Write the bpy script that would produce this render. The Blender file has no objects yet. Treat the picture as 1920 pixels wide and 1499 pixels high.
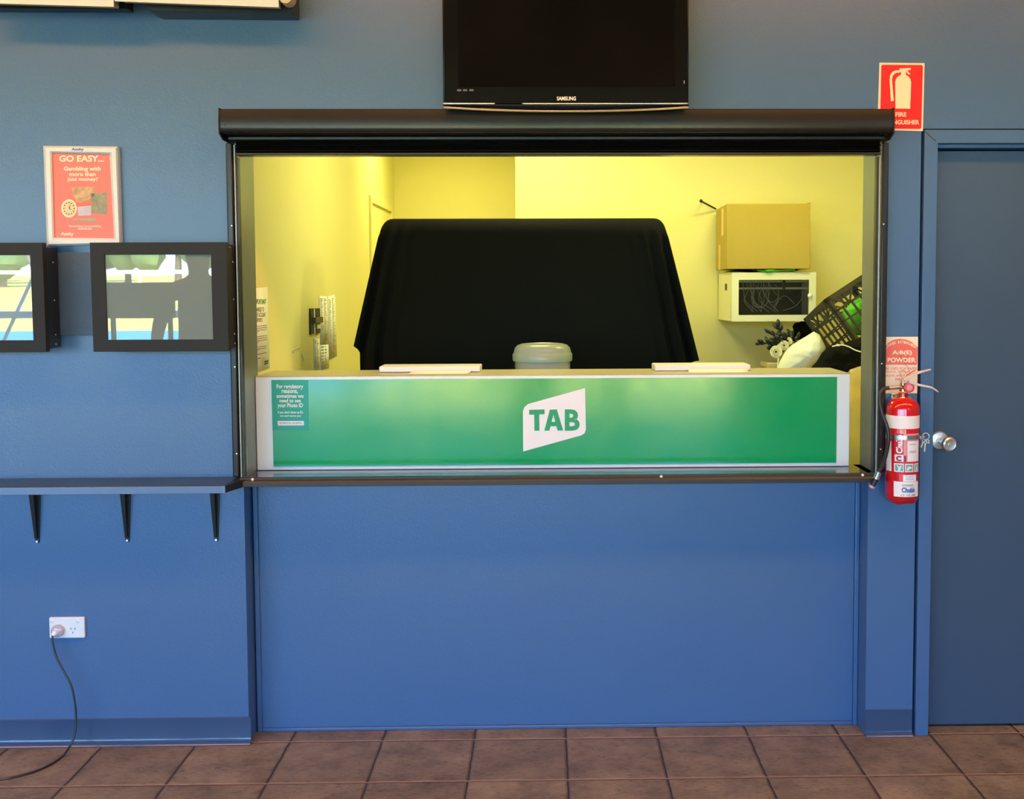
import bpy, bmesh, math, random
from mathutils import Vector, Matrix, noise
R = math.radians
C = bpy.context.scene.collection
scene = bpy.context.scene
random.seed(7)

# ------------------------------------------------------------------ camera
F, PX, PY = 2044.9, 1066.0, 662.8
PITCH, YAW, ROLL, DIST, EYE = R(3.452), R(1.204), R(-0.208), 3.5409, 1.5
_cp, _sp, _cy, _sy = math.cos(PITCH), math.sin(PITCH), math.cos(YAW), math.sin(YAW)
FW = Vector((_sy*_cp, _cy*_cp, -_sp))
_r = Vector((_cy, -_sy, 0)); _u = _r.cross(FW)
RT = math.cos(ROLL)*_r + math.sin(ROLL)*_u
UP = -math.sin(ROLL)*_r + math.cos(ROLL)*_u
EYEPOS = Vector((0, -DIST, EYE))
cd = bpy.data.cameras.new('camera'); cam = bpy.data.objects.new('camera', cd); C.objects.link(cam)
cd.sensor_fit = 'HORIZONTAL'; cd.sensor_width = 36; cd.lens = F/1920*36
cd.shift_x = (960-PX)/1920; cd.shift_y = (PY-749.5)/1920
cd.clip_start = 0.02; cd.clip_end = 500
M = Matrix((RT, UP, -FW)).transposed().to_4x4(); M.translation = EYEPOS
cam.matrix_world = M
scene.camera = cam

def at(u, v, Y):
    """point of the plane y=Y seen at photo pixel (u, v)"""
    d = FW + (u-PX)/F*RT - (v-PY)/F*UP
    return EYEPOS + d*((Y+DIST)/d.y)

# ------------------------------------------------------------------ world, light, exposure
scene.view_settings.view_transform = 'Standard'
scene.view_settings.look = 'None'
scene.view_settings.gamma = 1
scene.view_settings.use_curve_mapping = False
scene.view_settings.exposure = 0.06
scene.cycles.use_denoising = True
scene.cycles.max_bounces = 8
scene.cycles.diffuse_bounces = 4
scene.cycles.glossy_bounces = 4
scene.cycles.transparent_max_bounces = 8
scene.cycles.caustics_reflective = False
scene.cycles.caustics_refractive = False
scene.cycles.sample_clamp_indirect = 6

w = bpy.data.worlds.new('world'); scene.world = w; w.use_nodes = True
nt = w.node_tree; nt.nodes.clear()
wo = nt.nodes.new('ShaderNodeOutputWorld'); bg = nt.nodes.new('ShaderNodeBackground')
tc = nt.nodes.new('ShaderNodeTexCoord'); sx = nt.nodes.new('ShaderNodeSeparateXYZ')
cr = nt.nodes.new('ShaderNodeValToRGB')
nt.links.new(tc.outputs['Generated'], sx.inputs[0]); nt.links.new(sx.outputs['Z'], cr.inputs[0])
cr.color_ramp.elements[0].position = 0.0; cr.color_ramp.elements[0].color = (0.46, 0.74, 1.0, 1)
cr.color_ramp.elements[1].position = 0.20; cr.color_ramp.elements[1].color = (0.18, 0.48, 1.0, 1)
nt.links.new(cr.outputs[0], bg.inputs[0]); bg.inputs[1].default_value = 15.0
nt.links.new(bg.outputs[0], wo.inputs[0])

def add_light(name, kind, loc, rot, energy, color, **kw):
    l = bpy.data.lights.new(name, kind); l.energy = energy; l.color = color
    for k, v in kw.items(): setattr(l, k, v)
    o = bpy.data.objects.new(name, l); C.objects.link(o); o.location = loc; o.rotation_euler = rot
    return o
add_light('sun', 'SUN', (0, 0, 20), (R(-38), R(14), 0), 42.0, (1, .90, .66), angle=R(.6))
# daylight through the open front of the building (sampling aid only: a portal adds no light)
pl = add_light('daylight_portal', 'AREA', (-3.5, -8.0, 1.45), (R(90), 0, 0), 1.0, (1, 1, 1), shape='RECTANGLE', size=11.2, size_y=2.9)
pl.data.cycles.is_portal = True
pl = add_light('daylight_portal', 'AREA', (3.65, -6.0, 2.45), (R(90), 0, R(90)), 1.0, (1, 1, 1), shape='RECTANGLE', size=2.0, size_y=.7)
pl.data.cycles.is_portal = True
# warm ceiling lamps of the public side
for lx in (-3.2, -1.75, -0.3, 1.15, 2.6):
    add_light('ceiling_lamp_light', 'AREA', (lx, -1.15, 2.83), (R(-4), 0, 0), 25, (1.0, .38, .07), shape='RECTANGLE', size=1.25, size_y=.30)
# lamps of the inner room
for lx, ly, le in ((-.10, 1.3, 19), (.95, .9, 13), (-.55, 2.85, 10.5)):  # right lamp is added to brighten the cardboard box and rack cabinet
    add_light('inner_lamp_light', 'AREA', (lx, ly, 2.50), (0, 0, 0), le*.95, (1.0, .98, .42), shape='RECTANGLE', size=.5, size_y=.22)

# ------------------------------------------------------------------ materials
def mat(name, col, rough=.5, metal=0.0, spec=.5, var=0.0, vscale=8.0, bump=0.0, bscale=200.0, coat=0.0, crough=.05,
        emit=None, estr=0.0, alpha=1.0, trans=0.0, sheen=0.0, stretch=None, var2=None):
    m = bpy.data.materials.new(name); m.use_nodes = True
    n = m.node_tree.nodes; L = m.node_tree.links; b = n['Principled BSDF']
    b.inputs['Base Color'].default_value = (*col, 1); b.inputs['Roughness'].default_value = rough
    b.inputs['Metallic'].default_value = metal; b.inputs['Specular IOR Level'].default_value = spec
    b.inputs['Coat Weight'].default_value = coat; b.inputs['Coat Roughness'].default_value = crough
    b.inputs['Alpha'].default_value = alpha; b.inputs['Transmission Weight'].default_value = trans
    if sheen: b.inputs['Sheen Weight'].default_value = sheen
    if emit: b.inputs['Emission Color'].default_value = (*emit, 1); b.inputs['Emission Strength'].default_value = estr
    t = n.new('ShaderNodeTexCoord')
    src = t.outputs['Object']
    if stretch:
        mp = n.new('ShaderNodeMapping'); mp.inputs['Scale'].default_value = stretch
        L.new(src, mp.inputs[0]); src = mp.outputs[0]
    if var > 0:
        ns = n.new('ShaderNodeTexNoise'); ns.inputs['Scale'].default_value = vscale; ns.inputs['Detail'].default_value = 5
        L.new(src, ns.inputs['Vector'])
        mx = n.new('ShaderNodeMix'); mx.data_type = 'RGBA'
        c2 = var2 if var2 else tuple(min(1, c*(1+var)) for c in col)
        c1 = tuple(c*(1-var) for c in col) if not var2 else col
        mx.inputs['A'].default_value = (*c1, 1); mx.inputs['B'].default_value = (*c2, 1)
        L.new(ns.outputs['Fac'], mx.inputs['Factor']); L.new(mx.outputs['Result'], b.inputs['Base Color'])
    if bump > 0:
        nb = n.new('ShaderNodeTexNoise'); nb.inputs['Scale'].default_value = bscale; nb.inputs['Detail'].default_value = 3
        L.new(src, nb.inputs['Vector'])
        bp = n.new('ShaderNodeBump'); bp.inputs['Strength'].default_value = bump; bp.inputs['Distance'].default_value = .002
        L.new(nb.outputs['Fac'], bp.inputs['Height']); L.new(bp.outputs['Normal'], b.inputs['Normal'])
    return m

NAVY = (.060, .153, .335)
m_wall = mat('navy_wall_paint', NAVY, rough=.31, spec=.6, var=.05, vscale=3, bump=.25, bscale=160)
m_board = mat('navy_board_paint', (.05, .085, .15), rough=.5, var=.1, vscale=6, bump=.5, bscale=60)
m_door = mat('navy_door_paint', (.050, .095, .165), rough=.30, var=.04, vscale=3, bump=.1, bscale=200)
m_skirt = mat('navy_vinyl_skirting', (.035, .082, .18), rough=.16, var=.05, vscale=4, coat=.3)
m_yellow = mat('cream_wall_paint', (.84, .77, .33), rough=.6, var=.03, vscale=2.5, bump=.1, bscale=150)
m_ceil = mat('ceiling_paint', (.60, .42, .20), rough=.8)
m_sidewall = mat('side_wall_paint', (.30, .27, .23), rough=.7)
m_bronze = mat('dark_bronze_aluminium', (.034, .031, .028), rough=.25, metal=.5, spec=.4, var=.06, vscale=20, bump=.04, bscale=300)
m_nosing = mat('black_sill_extrusion', (.030, .032, .036), rough=.4, spec=.4)
m_jamb = mat('anodised_jamb', (.21, .27, .29), rough=.36, metal=.35, spec=.5, var=.1, vscale=9)
m_sill = mat('anodised_sill', (.20, .22, .21), rough=.16, metal=.8, var=.08, vscale=12)
m_key = mat('nickel_keys', (.85, .84, .80), rough=.3, metal=.35)
m_knob = mat('brushed_knob_steel', (.80, .83, .82), rough=.30, metal=.85)
m_chrome = mat('chrome', (.86, .85, .82), rough=.22, metal=1.0)
m_steel = mat('satin_steel', (.70, .71, .70), rough=.24, metal=1.0)
m_beadm = mat('bead_aluminium', (.30, .28, .25), rough=.35, metal=.9)
m_screw = mat('bright_screw', (.9, .9, .88), rough=.35, metal=.6)
m_blackgl = mat('gloss_black_plastic', (.004, .004, .005), rough=.12, spec=.2)
m_blacksc = mat('matte_black_screen', (.006, .006, .0065), rough=.6, spec=.0, var=.4, vscale=5)
m_blackpl = mat('satin_black_plastic', (.022, .022, .020), rough=.5, spec=.2, bump=.2, bscale=400)
m_blackmt = mat('black_steel', (.013, .014, .016), rough=.4, spec=.5)
m_white = mat('white_plastic', (.82, .84, .86), rough=.35)
m_whitebox = mat('white_laminate', (.84, .95, 1.0), rough=.38, spec=.5, var=.02, vscale=4)
m_cloth = mat('black_cloth', (.009, .009, .008), rough=.95, spec=.05, bump=.3, bscale=500)
m_paper = mat('white_paper', (.86, .86, .82), rough=.7)
m_ink = mat('black_ink', (.03, .03, .035), rough=.6)
m_redink = mat('red_ink', (.75, .06, .05), rough=.6)
m_greenink = mat('green_ink', (.12, .42, .03), rough=.6)
m_whiteink = mat('white_print', (.92, .93, .95), rough=.45)
m_creamink = mat('cream_print', (.95, .93, .66), rough=.45)
m_redsign = mat('red_sign_print', (.80, .022, .035), rough=.5, spec=.3)
m_signedge = mat('cream_sign_edge', (.93, .88, .68), rough=.5)
m_redfade = mat('faded_red_print', (.83, .17, .13), rough=.5)
m_posterred = mat('poster_red_print', (.86, .20, .17), rough=.45, var=.04, vscale=20)
m_posterframe = mat('cream_frame_plastic', (.66, .78, .84), rough=.3, spec=.5)
m_ext = mat('extinguisher_red_enamel', (.62, .008, .015), rough=.14, spec=.6, coat=.6, crough=.05)
m_brass = mat('brass', (.75, .5, .15), rough=.25, metal=1.0)
m_rubber = mat('black_rubber', (.02, .021, .022), rough=.35, spec=.5)
m_pink = mat('pink_print', (.80, .32, .38), rough=.5)
m_tealsq = mat('teal_print', (.12, .42, .42), rough=.5)
m_blueink = mat('blue_ink', (.02, .10, .45), rough=.5)
m_greyink = mat('grey_ink', (.42, .40, .42), rough=.5)
m_greyink2 = mat('dark_grey_ink', (.10, .10, .11), rough=.5)
m_maroon2 = mat('dark_red_print', (.50, .02, .04), rough=.4)
m_maroon = mat('maroon_ink', (.30, .02, .06), rough=.5)
m_socket = mat('socket_white_plastic', (.82, .90, .93), rough=.3)
m_clearpl = mat('smoky_clear_plug_plastic', (.52, .48, .55), rough=.15, spec=.6)
m_slot = mat('slot_dark', (.05, .05, .05), rough=.8)
m_rack = mat('cream_steel_enamel', (.84, .80, .52), rough=.35)
m_rackin = mat('rack_inside_dark', (.045, .040, .042), rough=.6, var=.5, vscale=14)
m_rackcable = mat('grey_network_cable', (.38, .40, .44), rough=.5)
m_rackrail = mat('rack_rail_zinc', (.85, .82, .75), rough=.4, metal=.3)
m_card = mat('brown_cardboard', (.46, .33, .06), rough=.85, var=.07, vscale=3, bump=.12, bscale=120)
m_tape = mat('packing_tape', (.72, .46, .13), rough=.3)
m_green = mat('green_fabric', (.10, .42, .03), rough=.7, var=.3, vscale=14)
m_crate = mat('black_crate_plastic', (.045, .042, .034), rough=.42, spec=.5, var=.3, vscale=20)
m_bag = mat('white_sack_fabric', (.86, .85, .70), rough=.8, bump=.2, bscale=60)
m_sheet = mat('lamplit_sheet_fabric', (.90, .82, .34), rough=.85, bump=.4, bscale=25)  # white cloth with the room's yellow lamplight in its colour
m_leaf = mat('dark_leaf', (.015, .022, .018), rough=.5)
m_petal = mat('cream_petal', (.88, .82, .52), rough=.7, var=.06, vscale=30)
m_wood = mat('light_wood', (.42, .34, .18), rough=.6, var=.2, vscale=10, stretch=(1, 1, 12))
m_tealbooth = mat('grey_plastic_lid', (.27, .36, .31), rough=.28, spec=.5, var=.06, vscale=10)
m_board2 = mat('cream_board', (.60, .50, .33), rough=.5, var=.05, vscale=10)
m_lamp = mat('lamp_diffuser', (.9, .9, .85), rough=.6, emit=(1, .66, .32), estr=4)
m_lamp2 = mat('inner_lamp_diffuser', (.9, .9, .85), rough=.6, emit=(1, .93, .5), estr=6)
m_grass = mat('dry_lawn', (.64, .50, .09), rough=.95, var=.12, vscale=.4)
m_foliage = mat('tree_foliage', (.16, .26, .08), rough=.9, var=.4, vscale=1.2)
m_trunk = mat('tree_bark', (.16, .12, .08), rough=.9)
m_railw = mat('white_rail_paint', (.85, .85, .85), rough=.5)
m_bluegr = mat('blue_court_surface', (.05, .28, .62), rough=.7)
m_darkcl = mat('dark_clothing', (.05, .055, .06), rough=.9)
m_skin = mat('skin', (.55, .34, .25), rough=.55)
m_concrete = mat('concrete', (.50, .38, .20), rough=.9, var=.1, vscale=1)
m_tree_hair = mat('dark_hair', (.03, .02, .015), rough=.6)

# jar wall: thin smoky clear plastic
m_jar = mat('clear_jar_plastic', (.55, .62, .55), rough=.12, spec=.6, alpha=.35)
m_pane = mat('cabinet_smoked_pane', (.02, .018, .016), rough=.05, spec=.3, alpha=.3)

# monitor glass: dull screen under a reflecting sheet
def glass_screen():
    m = bpy.data.materials.new('monitor_screen_glass'); m.use_nodes = True
    n = m.node_tree.nodes; L = m.node_tree.links; b = n['Principled BSDF']
    b.inputs['Base Color'].default_value = (.16, .225, .225, 1); b.inputs['Roughness'].default_value = .6
    g = n.new('ShaderNodeBsdfGlossy'); g.inputs['Color'].default_value = (1, 1, 1, 1); g.inputs['Roughness'].default_value = 0.004
    mx = n.new('ShaderNodeMixShader'); mx.inputs[0].default_value = .12
    L.new(b.outputs[0], mx.inputs[1]); L.new(g.outputs[0], mx.inputs[2])
    L.new(mx.outputs[0], n['Material Output'].inputs['Surface'])
    return m
m_screen = glass_screen()

def tab_green():
    m = mat('tab_green_acrylic', (.004, .37, .12), rough=.13, spec=.7)
    n = m.node_tree.nodes; L = m.node_tree.links; b = n['Principled BSDF']
    t = n.new('ShaderNodeTexCoord'); ns = n.new('ShaderNodeTexNoise')
    ns.inputs['Scale'].default_value = 9; ns.inputs['Detail'].default_value = 8; ns.inputs['Roughness'].default_value = .75
    L.new(t.outputs['Object'], ns.inputs['Vector'])
    r = n.new('ShaderNodeMapRange'); r.inputs['From Min'].default_value = .35; r.inputs['From Max'].default_value = .75
    r.inputs['To Min'].default_value = .10; r.inputs['To Max'].default_value = .19
    L.new(ns.outputs['Fac'], r.inputs['Value']); L.new(r.outputs[0], b.inputs['Roughness'])
    return m
m_tab = tab_green()

def tile_material():
    m = bpy.data.materials.new('brown_floor_tiles'); m.use_nodes = True
    n = m.node_tree.nodes; L = m.node_tree.links; b = n['Principled BSDF']
    T = .3048
    tcn = n.new('ShaderNodeTexCoord'); sp = n.new('ShaderNodeSeparateXYZ'); L.new(tcn.outputs['Object'], sp.inputs[0])
    def math_(op, a, v=None, c=None):
        k = n.new('ShaderNodeMath'); k.operation = op
        for i, q in enumerate((a, v, c)):
            if q is None: continue
            if isinstance(q, (int, float)): k.inputs[i].default_value = q
            else: L.new(q, k.inputs[i])
        return k.outputs[0]
    # slight waver of the grout lines
    wv = n.new('ShaderNodeTexNoise'); wv.inputs['Scale'].default_value = 14; wv.inputs['Detail'].default_value = 3
    L.new(tcn.outputs['Object'], wv.inputs['Vector'])
    wob = math_('MULTIPLY', math_('SUBTRACT', wv.outputs['Fac'], .5), .006)
    def dist(axis, off):
        u = math_('DIVIDE', math_('ADD', math_('ADD', sp.outputs[axis], -off), wob), T)
        f = math_('FRACT', u)
        d = math_('MINIMUM', f, math_('SUBTRACT', 1.0, f))
        return math_('MULTIPLY', d, T), math_('FLOOR', u)
    dx, ix = dist('X', .6712); dy, iy = dist('Y', .006)
    d = math_('MINIMUM', dx, dy)
    g = n.new('ShaderNodeMapRange'); g.interpolation_type = 'SMOOTHSTEP'
    g.inputs['From Min'].default_value = .0018; g.inputs['From Max'].default_value = .0042
    L.new(d, g.inputs['Value'])          # 0 in grout, 1 on tile
    cmb = n.new('ShaderNodeCombineXYZ'); L.new(ix, cmb.inputs[0]); L.new(iy, cmb.inputs[1])
    wn = n.new('ShaderNodeTexWhiteNoise'); L.new(cmb.outputs[0], wn.inputs['Vector'])
    n1 = n.new('ShaderNodeTexNoise'); n1.inputs['Scale'].default_value = 7; n1.inputs['Detail'].default_value = 9; n1.inputs['Roughness'].default_value = .7
    ad = n.new('ShaderNodeVectorMath'); ad.operation = 'ADD'; L.new(tcn.outputs['Object'], ad.inputs[0]); L.new(wn.outputs['Color'], ad.inputs[1])
    L.new(ad.outputs[0], n1.inputs['Vector'])
    r1 = n.new('ShaderNodeValToRGB'); e = r1.color_ramp.elements
    e[0].position = .28; e[0].color = (.108, .104, .088, 1); e[1].position = .72; e[1].color = (.31, .30, .25, 1)
    k = r1.color_ramp.elements.new(.5); k.color = (.21, .205, .172, 1)
    L.new(n1.outputs['Fac'], r1.inputs[0])
    mpn = n.new('ShaderNodeMapping'); mpn.inputs['Scale'].default_value = (1, 2.6, 1); L.new(ad.outputs[0], mpn.inputs[0])
    n2 = n.new('ShaderNodeTexNoise'); n2.inputs['Scale'].default_value = 42; n2.inputs['Detail'].default_value = 6; n2.inputs['Roughness'].default_value = .65
    L.new(mpn.outputs[0], n2.inputs['Vector'])
    r2 = n.new('ShaderNodeValToRGB'); e = r2.color_ramp.elements; e[0].position = .28; e[0].color = (.35, .3, .3, 1); e[1].position = .46; e[1].color = (1, 1, 1, 1)
    L.new(n2.outputs['Fac'], r2.inputs[0])
    ml = n.new('ShaderNodeMix'); ml.data_type = 'RGBA'; ml.blend_type = 'MULTIPLY'; ml.inputs['Factor'].default_value = 1.0
    L.new(r1.outputs[0], ml.inputs['A']); L.new(r2.outputs[0], ml.inputs['B'])
    hv = n.new('ShaderNodeHueSaturation'); L.new(ml.outputs['Result'], hv.inputs['Color'])
    vr = n.new('ShaderNodeMapRange'); vr.inputs['To Min'].default_value = .9; vr.inputs['To Max'].default_value = 1.1
    L.new(wn.outputs['Value'], vr.inputs['Value']); L.new(vr.outputs[0], hv.inputs['Value'])
    # grout running across the view is pale, the other direction dark
    gm = n.new('ShaderNodeMix'); gm.data_type = 'RGBA'; gm.inputs['A'].default_value = (.045, .038, .032, 1); gm.inputs['B'].default_value = (.30, .22, .16, 1)
    L.new(math_('LESS_THAN', dy, .0042), gm.inputs['Factor'])
    cm = n.new('ShaderNodeMix'); cm.data_type = 'RGBA'
    L.new(g.outputs[0], cm.inputs['Factor']); L.new(gm.outputs['Result'], cm.inputs['A']); L.new(hv.outputs[0], cm.inputs['B'])
    L.new(cm.outputs['Result'], b.inputs['Base Color'])
    b.inputs['Roughness'].default_value = .5; b.inputs['Specular IOR Level'].default_value = .35
    g2 = n.new('ShaderNodeMapRange'); g2.interpolation_type = 'SMOOTHSTEP'; g2.inputs['From Max'].default_value = .010; L.new(d, g2.inputs['Value'])
    hh = math_('ADD', math_('MULTIPLY', g2.outputs[0], 1.0), math_('MULTIPLY', n2.outputs['Fac'], .25))
    bp = n.new('ShaderNodeBump'); bp.inputs['Strength'].default_value = .9; bp.inputs['Distance'].default_value = .006
    L.new(hh, bp.inputs['Height']); L.new(bp.outputs['Normal'], b.inputs['Normal'])
    return m
m_tile = tile_material()

# ------------------------------------------------------------------ mesh helpers
ORG = {}
class MB:
    def __init__(s): s.v = []; s.f = []; s.mi = []; s.m = 0
    def add(s, vs, fs):
        o = len(s.v); s.v += [Vector(p) for p in vs]
        for f in fs: s.f.append([i+o for i in f]); s.mi.append(s.m)
        return s
    def box(s, x0, x1, y0, y1, z0, z1, M=None):
        vs = [Vector((x, y, z)) for x in (x0, x1) for y in (y0, y1) for z in (z0, z1)]
        if M: vs = [M @ p for p in vs]
        return s.add(vs, [(0,1,3,2),(4,6,7,5),(0,4,5,1),(2,3,7,6),(0,2,6,4),(1,5,7,3)])
    def prism(s, poly, fn0, fn1):
        n = len(poly); vs = [fn0(*p) for p in poly]+[fn1(*p) for p in poly]
        fs = [tuple(range(n-1, -1, -1)), tuple(range(n, 2*n))]+[(i, (i+1) % n, n+(i+1) % n, n+i) for i in range(n)]
        return s.add(vs, fs)
    def prism_x(s, prof, x0, x1):   # prof of (y, z)
        return s.prism(prof, lambda y, z: (x0, y, z), lambda y, z: (x1, y, z))
    def prism_y(s, poly, y0, y1):   # poly of (x, z)
        return s.prism(poly, lambda x, z: (x, y0, z), lambda x, z: (x, y1, z))
    def flat(s, poly, fn):
        return s.add([fn(*p) for p in poly], [tuple(range(len(poly)))])
    def tube(s, pts, r, n=10, cap=True):
        pts = [Vector(p) for p in pts]; rs = r if isinstance(r, (list, tuple)) else [r]*len(pts)
        T = [(pts[min(i+1, len(pts)-1)]-pts[max(i-1, 0)]).normalized() for i in range(len(pts))]
        N = T[0].orthogonal().normalized(); vs = []
        for i, p in enumerate(pts):
            N = (N-T[i]*N.dot(T[i])).normalized(); B = T[i].cross(N)
            vs += [p+rs[i]*(math.cos(2*math.pi*k/n)*N+math.sin(2*math.pi*k/n)*B) for k in range(n)]
        fs = [(i*n+k, i*n+(k+1) % n, (i+1)*n+(k+1) % n, (i+1)*n+k) for i in range(len(pts)-1) for k in range(n)]
        if cap: fs += [tuple(range(n-1, -1, -1)), tuple(range((len(pts)-1)*n, len(pts)*n))]
        return s.add(vs, fs)
    def lathe(s, prof, c, axis=(0, 0, 1), n=32, cap=True):   # prof of (r, h) along axis from c
        a = Vector(axis).normalized(); N = a.orthogonal().normalized(); B = a.cross(N); c = Vector(c)
        vs = [c+a*h+r*(math.cos(2*math.pi*k/n)*N+math.sin(2*math.pi*k/n)*B) for r, h in prof for k in range(n)]
        fs = [(i*n+k, i*n+(k+1) % n, (i+1)*n+(k+1) % n, (i+1)*n+k) for i in range(len(prof)-1) for k in range(n)]
        if cap: fs += [tuple(range(n-1, -1, -1)), tuple(range((len(prof)-1)*n, len(prof)*n))]
        return s.add(vs, fs)
    def ball(s, c, r, M=None, n=16):
        rx, ry, rz = r if isinstance(r, (tuple, list)) else (r, r, r); c = Vector(c); vs = []; h = n//2
        for i in range(1, h):
            t = math.pi*i/h
            for k in range(n):
                p = 2*math.pi*k/n; q = Vector((rx*math.sin(t)*math.cos(p), ry*math.sin(t)*math.sin(p), rz*math.cos(t)))
                vs.append(c+(M @ q if M else q))
        top = Vector((0, 0, rz)); vs += [c+(M @ top if M else top), c-(M @ top if M else top)]
        N = len(vs)
        fs = [(i*n+k, i*n+(k+1) % n, (i+1)*n+(k+1) % n, (i+1)*n+k) for i in range(h-2) for k in range(n)]
        fs += [(N-2, (k+1) % n, k) for k in range(n)]+[(N-1, (h-2)*n+k, (h-2)*n+(k+1) % n) for k in range(n)]
        return s.add(vs, fs)
    def grid(s, fn, nu, nv, closed_u=False):
        vs = [fn(i/nu, j/nv) for j in range(nv+1) for i in range(nu+(0 if closed_u else 1))]
        W = nu if closed_u else nu+1
        fs = [(j*W+i, j*W+(i+1) % W, (j+1)*W+(i+1) % W, (j+1)*W+i) for j in range(nv) for i in range(nu)]
        return s.add(vs, fs)
    def text(s, txt, rect, fn, bold=.0, rot=False):
        """glyphs of txt stretched to rect=(a0,b0,a1,b1), mapped through fn(a,b)"""
        cu = bpy.data.curves.new('t', 'FONT'); cu.body = txt; cu.size = 1; cu.offset = bold; cu.resolution_u = 3
        o = bpy.data.objects.new('t', cu); C.objects.link(o)
        dg = bpy.context.evaluated_depsgraph_get(); dg.update()
        me = bpy.data.meshes.new_from_object(o.evaluated_get(dg))
        P = [(v.co.x, v.co.y) for v in me.vertices]
        if P:
            ax0 = min(p[0] for p in P); ax1 = max(p[0] for p in P); ay0 = min(p[1] for p in P); ay1 = max(p[1] for p in P)
            a0, b0, a1, b1 = rect; vs = []
            for x, y in P:
                u = (x-ax0)/(ax1-ax0+1e-9); v = (y-ay0)/(ay1-ay0+1e-9)
                if rot: u, v = 1-v, u      # reads upwards
                vs.append(fn(a0+(a1-a0)*u, b0+(b1-b0)*v))
            s.add(vs, [tuple(p.vertices) for p in me.polygons])
        bpy.data.objects.remove(o); bpy.data.curves.remove(cu); bpy.data.meshes.remove(me)
        return s
    def build(s, name, mats, parent=None, org=None, bevel=0, smooth=True, seg=2, solid=0, subsurf=0, angle=35, **props):
        vs = s.v
        if parent is not None: o0 = ORG[parent.name]
        else:
            o0 = Vector(org) if org is not None else Vector(((min(p.x for p in vs)+max(p.x for p in vs))/2, (min(p.y for p in vs)+max(p.y for p in vs))/2, min(p.z for p in vs)))
        me = bpy.data.meshes.new(name); me.from_pydata([p-o0 for p in vs], [], s.f)
        bm = bmesh.new(); bm.from_mesh(me)
        bmesh.ops.remove_doubles(bm, verts=bm.verts, dist=1e-6)
        if not props.pop('keep_normals', False): bmesh.ops.recalc_face_normals(bm, faces=bm.faces)
        bm.to_mesh(me); bm.free()
        for m in (mats if isinstance(mats, (list, tuple)) else [mats]): me.materials.append(m)
        if isinstance(mats, (list, tuple)) and len(s.mi) == len(me.polygons):
            for p, i in zip(me.polygons, s.mi): p.material_index = i
        if smooth:
            me.polygons.foreach_set('use_smooth', [True]*len(me.polygons)); me.set_sharp_from_angle(angle=R(angle))
        ob = bpy.data.objects.new(name, me); C.objects.link(ob)
        if parent is not None: ob.parent = parent; ORG[ob.name] = o0
        else: ob.location = o0; ORG[ob.name] = o0
        if solid: k = ob.modifiers.new('solid', 'SOLIDIFY'); k.thickness = solid; k.offset = 0
        if bevel:
            k = ob.modifiers.new('bevel', 'BEVEL'); k.width = bevel; k.segments = seg; k.limit_method = 'ANGLE'; k.angle_limit = R(40)
        if subsurf: k = ob.modifiers.new('sub', 'SUBSURF'); k.levels = subsurf; k.render_levels = subsurf
        for a, b in props.items(): ob[a] = b
        return ob
def thing(name, loc, label, cat, group=None):
    o = bpy.data.objects.new(name, None); C.objects.link(o); o.location = loc; ORG[o.name] = Vector(loc)
    o.empty_display_size = .05
    tag(o, label, cat, group); return o
def tag(o, label, cat, group=None):
    o['label'] = label; o['category'] = cat
    if group: o['group'] = group
    return o
def struct(name, mb, m, **k):
    o = mb.build(name, m, **k); o['kind'] = 'structure'; return o
def copy_tree(o, parent=None):
    c = o.copy(); C.objects.link(c); ORG[c.name] = ORG[o.name].copy()
    if parent: c.parent = parent
    for ch in list(o.children): copy_tree(ch, c)
    return c
def smooth_path(pts, n=8):
    pts = [Vector(p) for p in pts]; P = [2*pts[0]-pts[1]]+pts+[2*pts[-1]-pts[-2]]; out = []
    for i in range(1, len(P)-2):
        for k in range(n):
            t = k/n; a, b, c, d = P[i-1], P[i], P[i+1], P[i+2]
            out.append(.5*((2*b)+(c-a)*t+(2*a-5*b+4*c-d)*t*t+(3*b-a-3*c+d)*t**3))
    return out+[pts[-1]]
def rrect(x0, z0, x1, z1, r, n=4):
    out = []
    for cx, cz, a in ((x1-r, z1-r, 0), (x0+r, z1-r, 90), (x0+r, z0+r, 180), (x1-r, z0+r, 270)):
        out += [(cx+r*math.cos(R(a+90*k/n)), cz+r*math.sin(R(a+90*k/n))) for k in range(n+1)]
    return out
def wall_plane(Y): return lambda a, b: (a, Y, b)
def px(Y):      # photo-pixel plane mapping, for print laid on a flat face that stands at y=Y
    return lambda u, v: at(u, v, Y)

# ------------------------------------------------------------------ setting: public side
CEIL = 2.9
OL, OR_, OB, OT = -.985, 1.09, .885, 1.99      # opening for the counter
DL, DR, DT = 1.228, 2.16, 2.005                # door hole
mb = MB()
mb.box(-9, OL, 0, .18, 0, CEIL)
mb.box(OL, OR_, 0, .18, OT, CEIL)
mb.box(1.061, 1.219, 0, .18, 0, OB); mb.box(OR_, 1.219, 0, .18, OB, CEIL)
mb.box(1.219, 2.17, 0, .18, DT+.004, CEIL); mb.box(2.17, 3.6, 0, .18, 0, CEIL)
struct('wall_front', mb, m_wall, smooth=False)
struct('wall_recess', MB().box(-.982, 1.061, .10, .18, 0, .868), m_wall, smooth=False)
mb = MB()
for x0, x1 in ((-.982, -.966), (1.045, 1.061)): mb.box(x0, x1, .088, .10, 0.0, .868)
mb.box(-.966, 1.045, .090, .10, 0, .012)
struct('trim_1', mb, m_wall, bevel=.003)
struct('floor', MB().box(-9, 3.6, -8.3, .20, -.05, 0), m_tile, smooth=False, org=(0, 0, 0))
struct('ceiling', MB().box(-9, 3.6, -8.3, .18, CEIL, CEIL+.1), m_ceil, smooth=False)
struct('wall_left', MB().box(-9.1, -9, -8.3, .18, 0, CEIL), m_sidewall, smooth=False)
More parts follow.
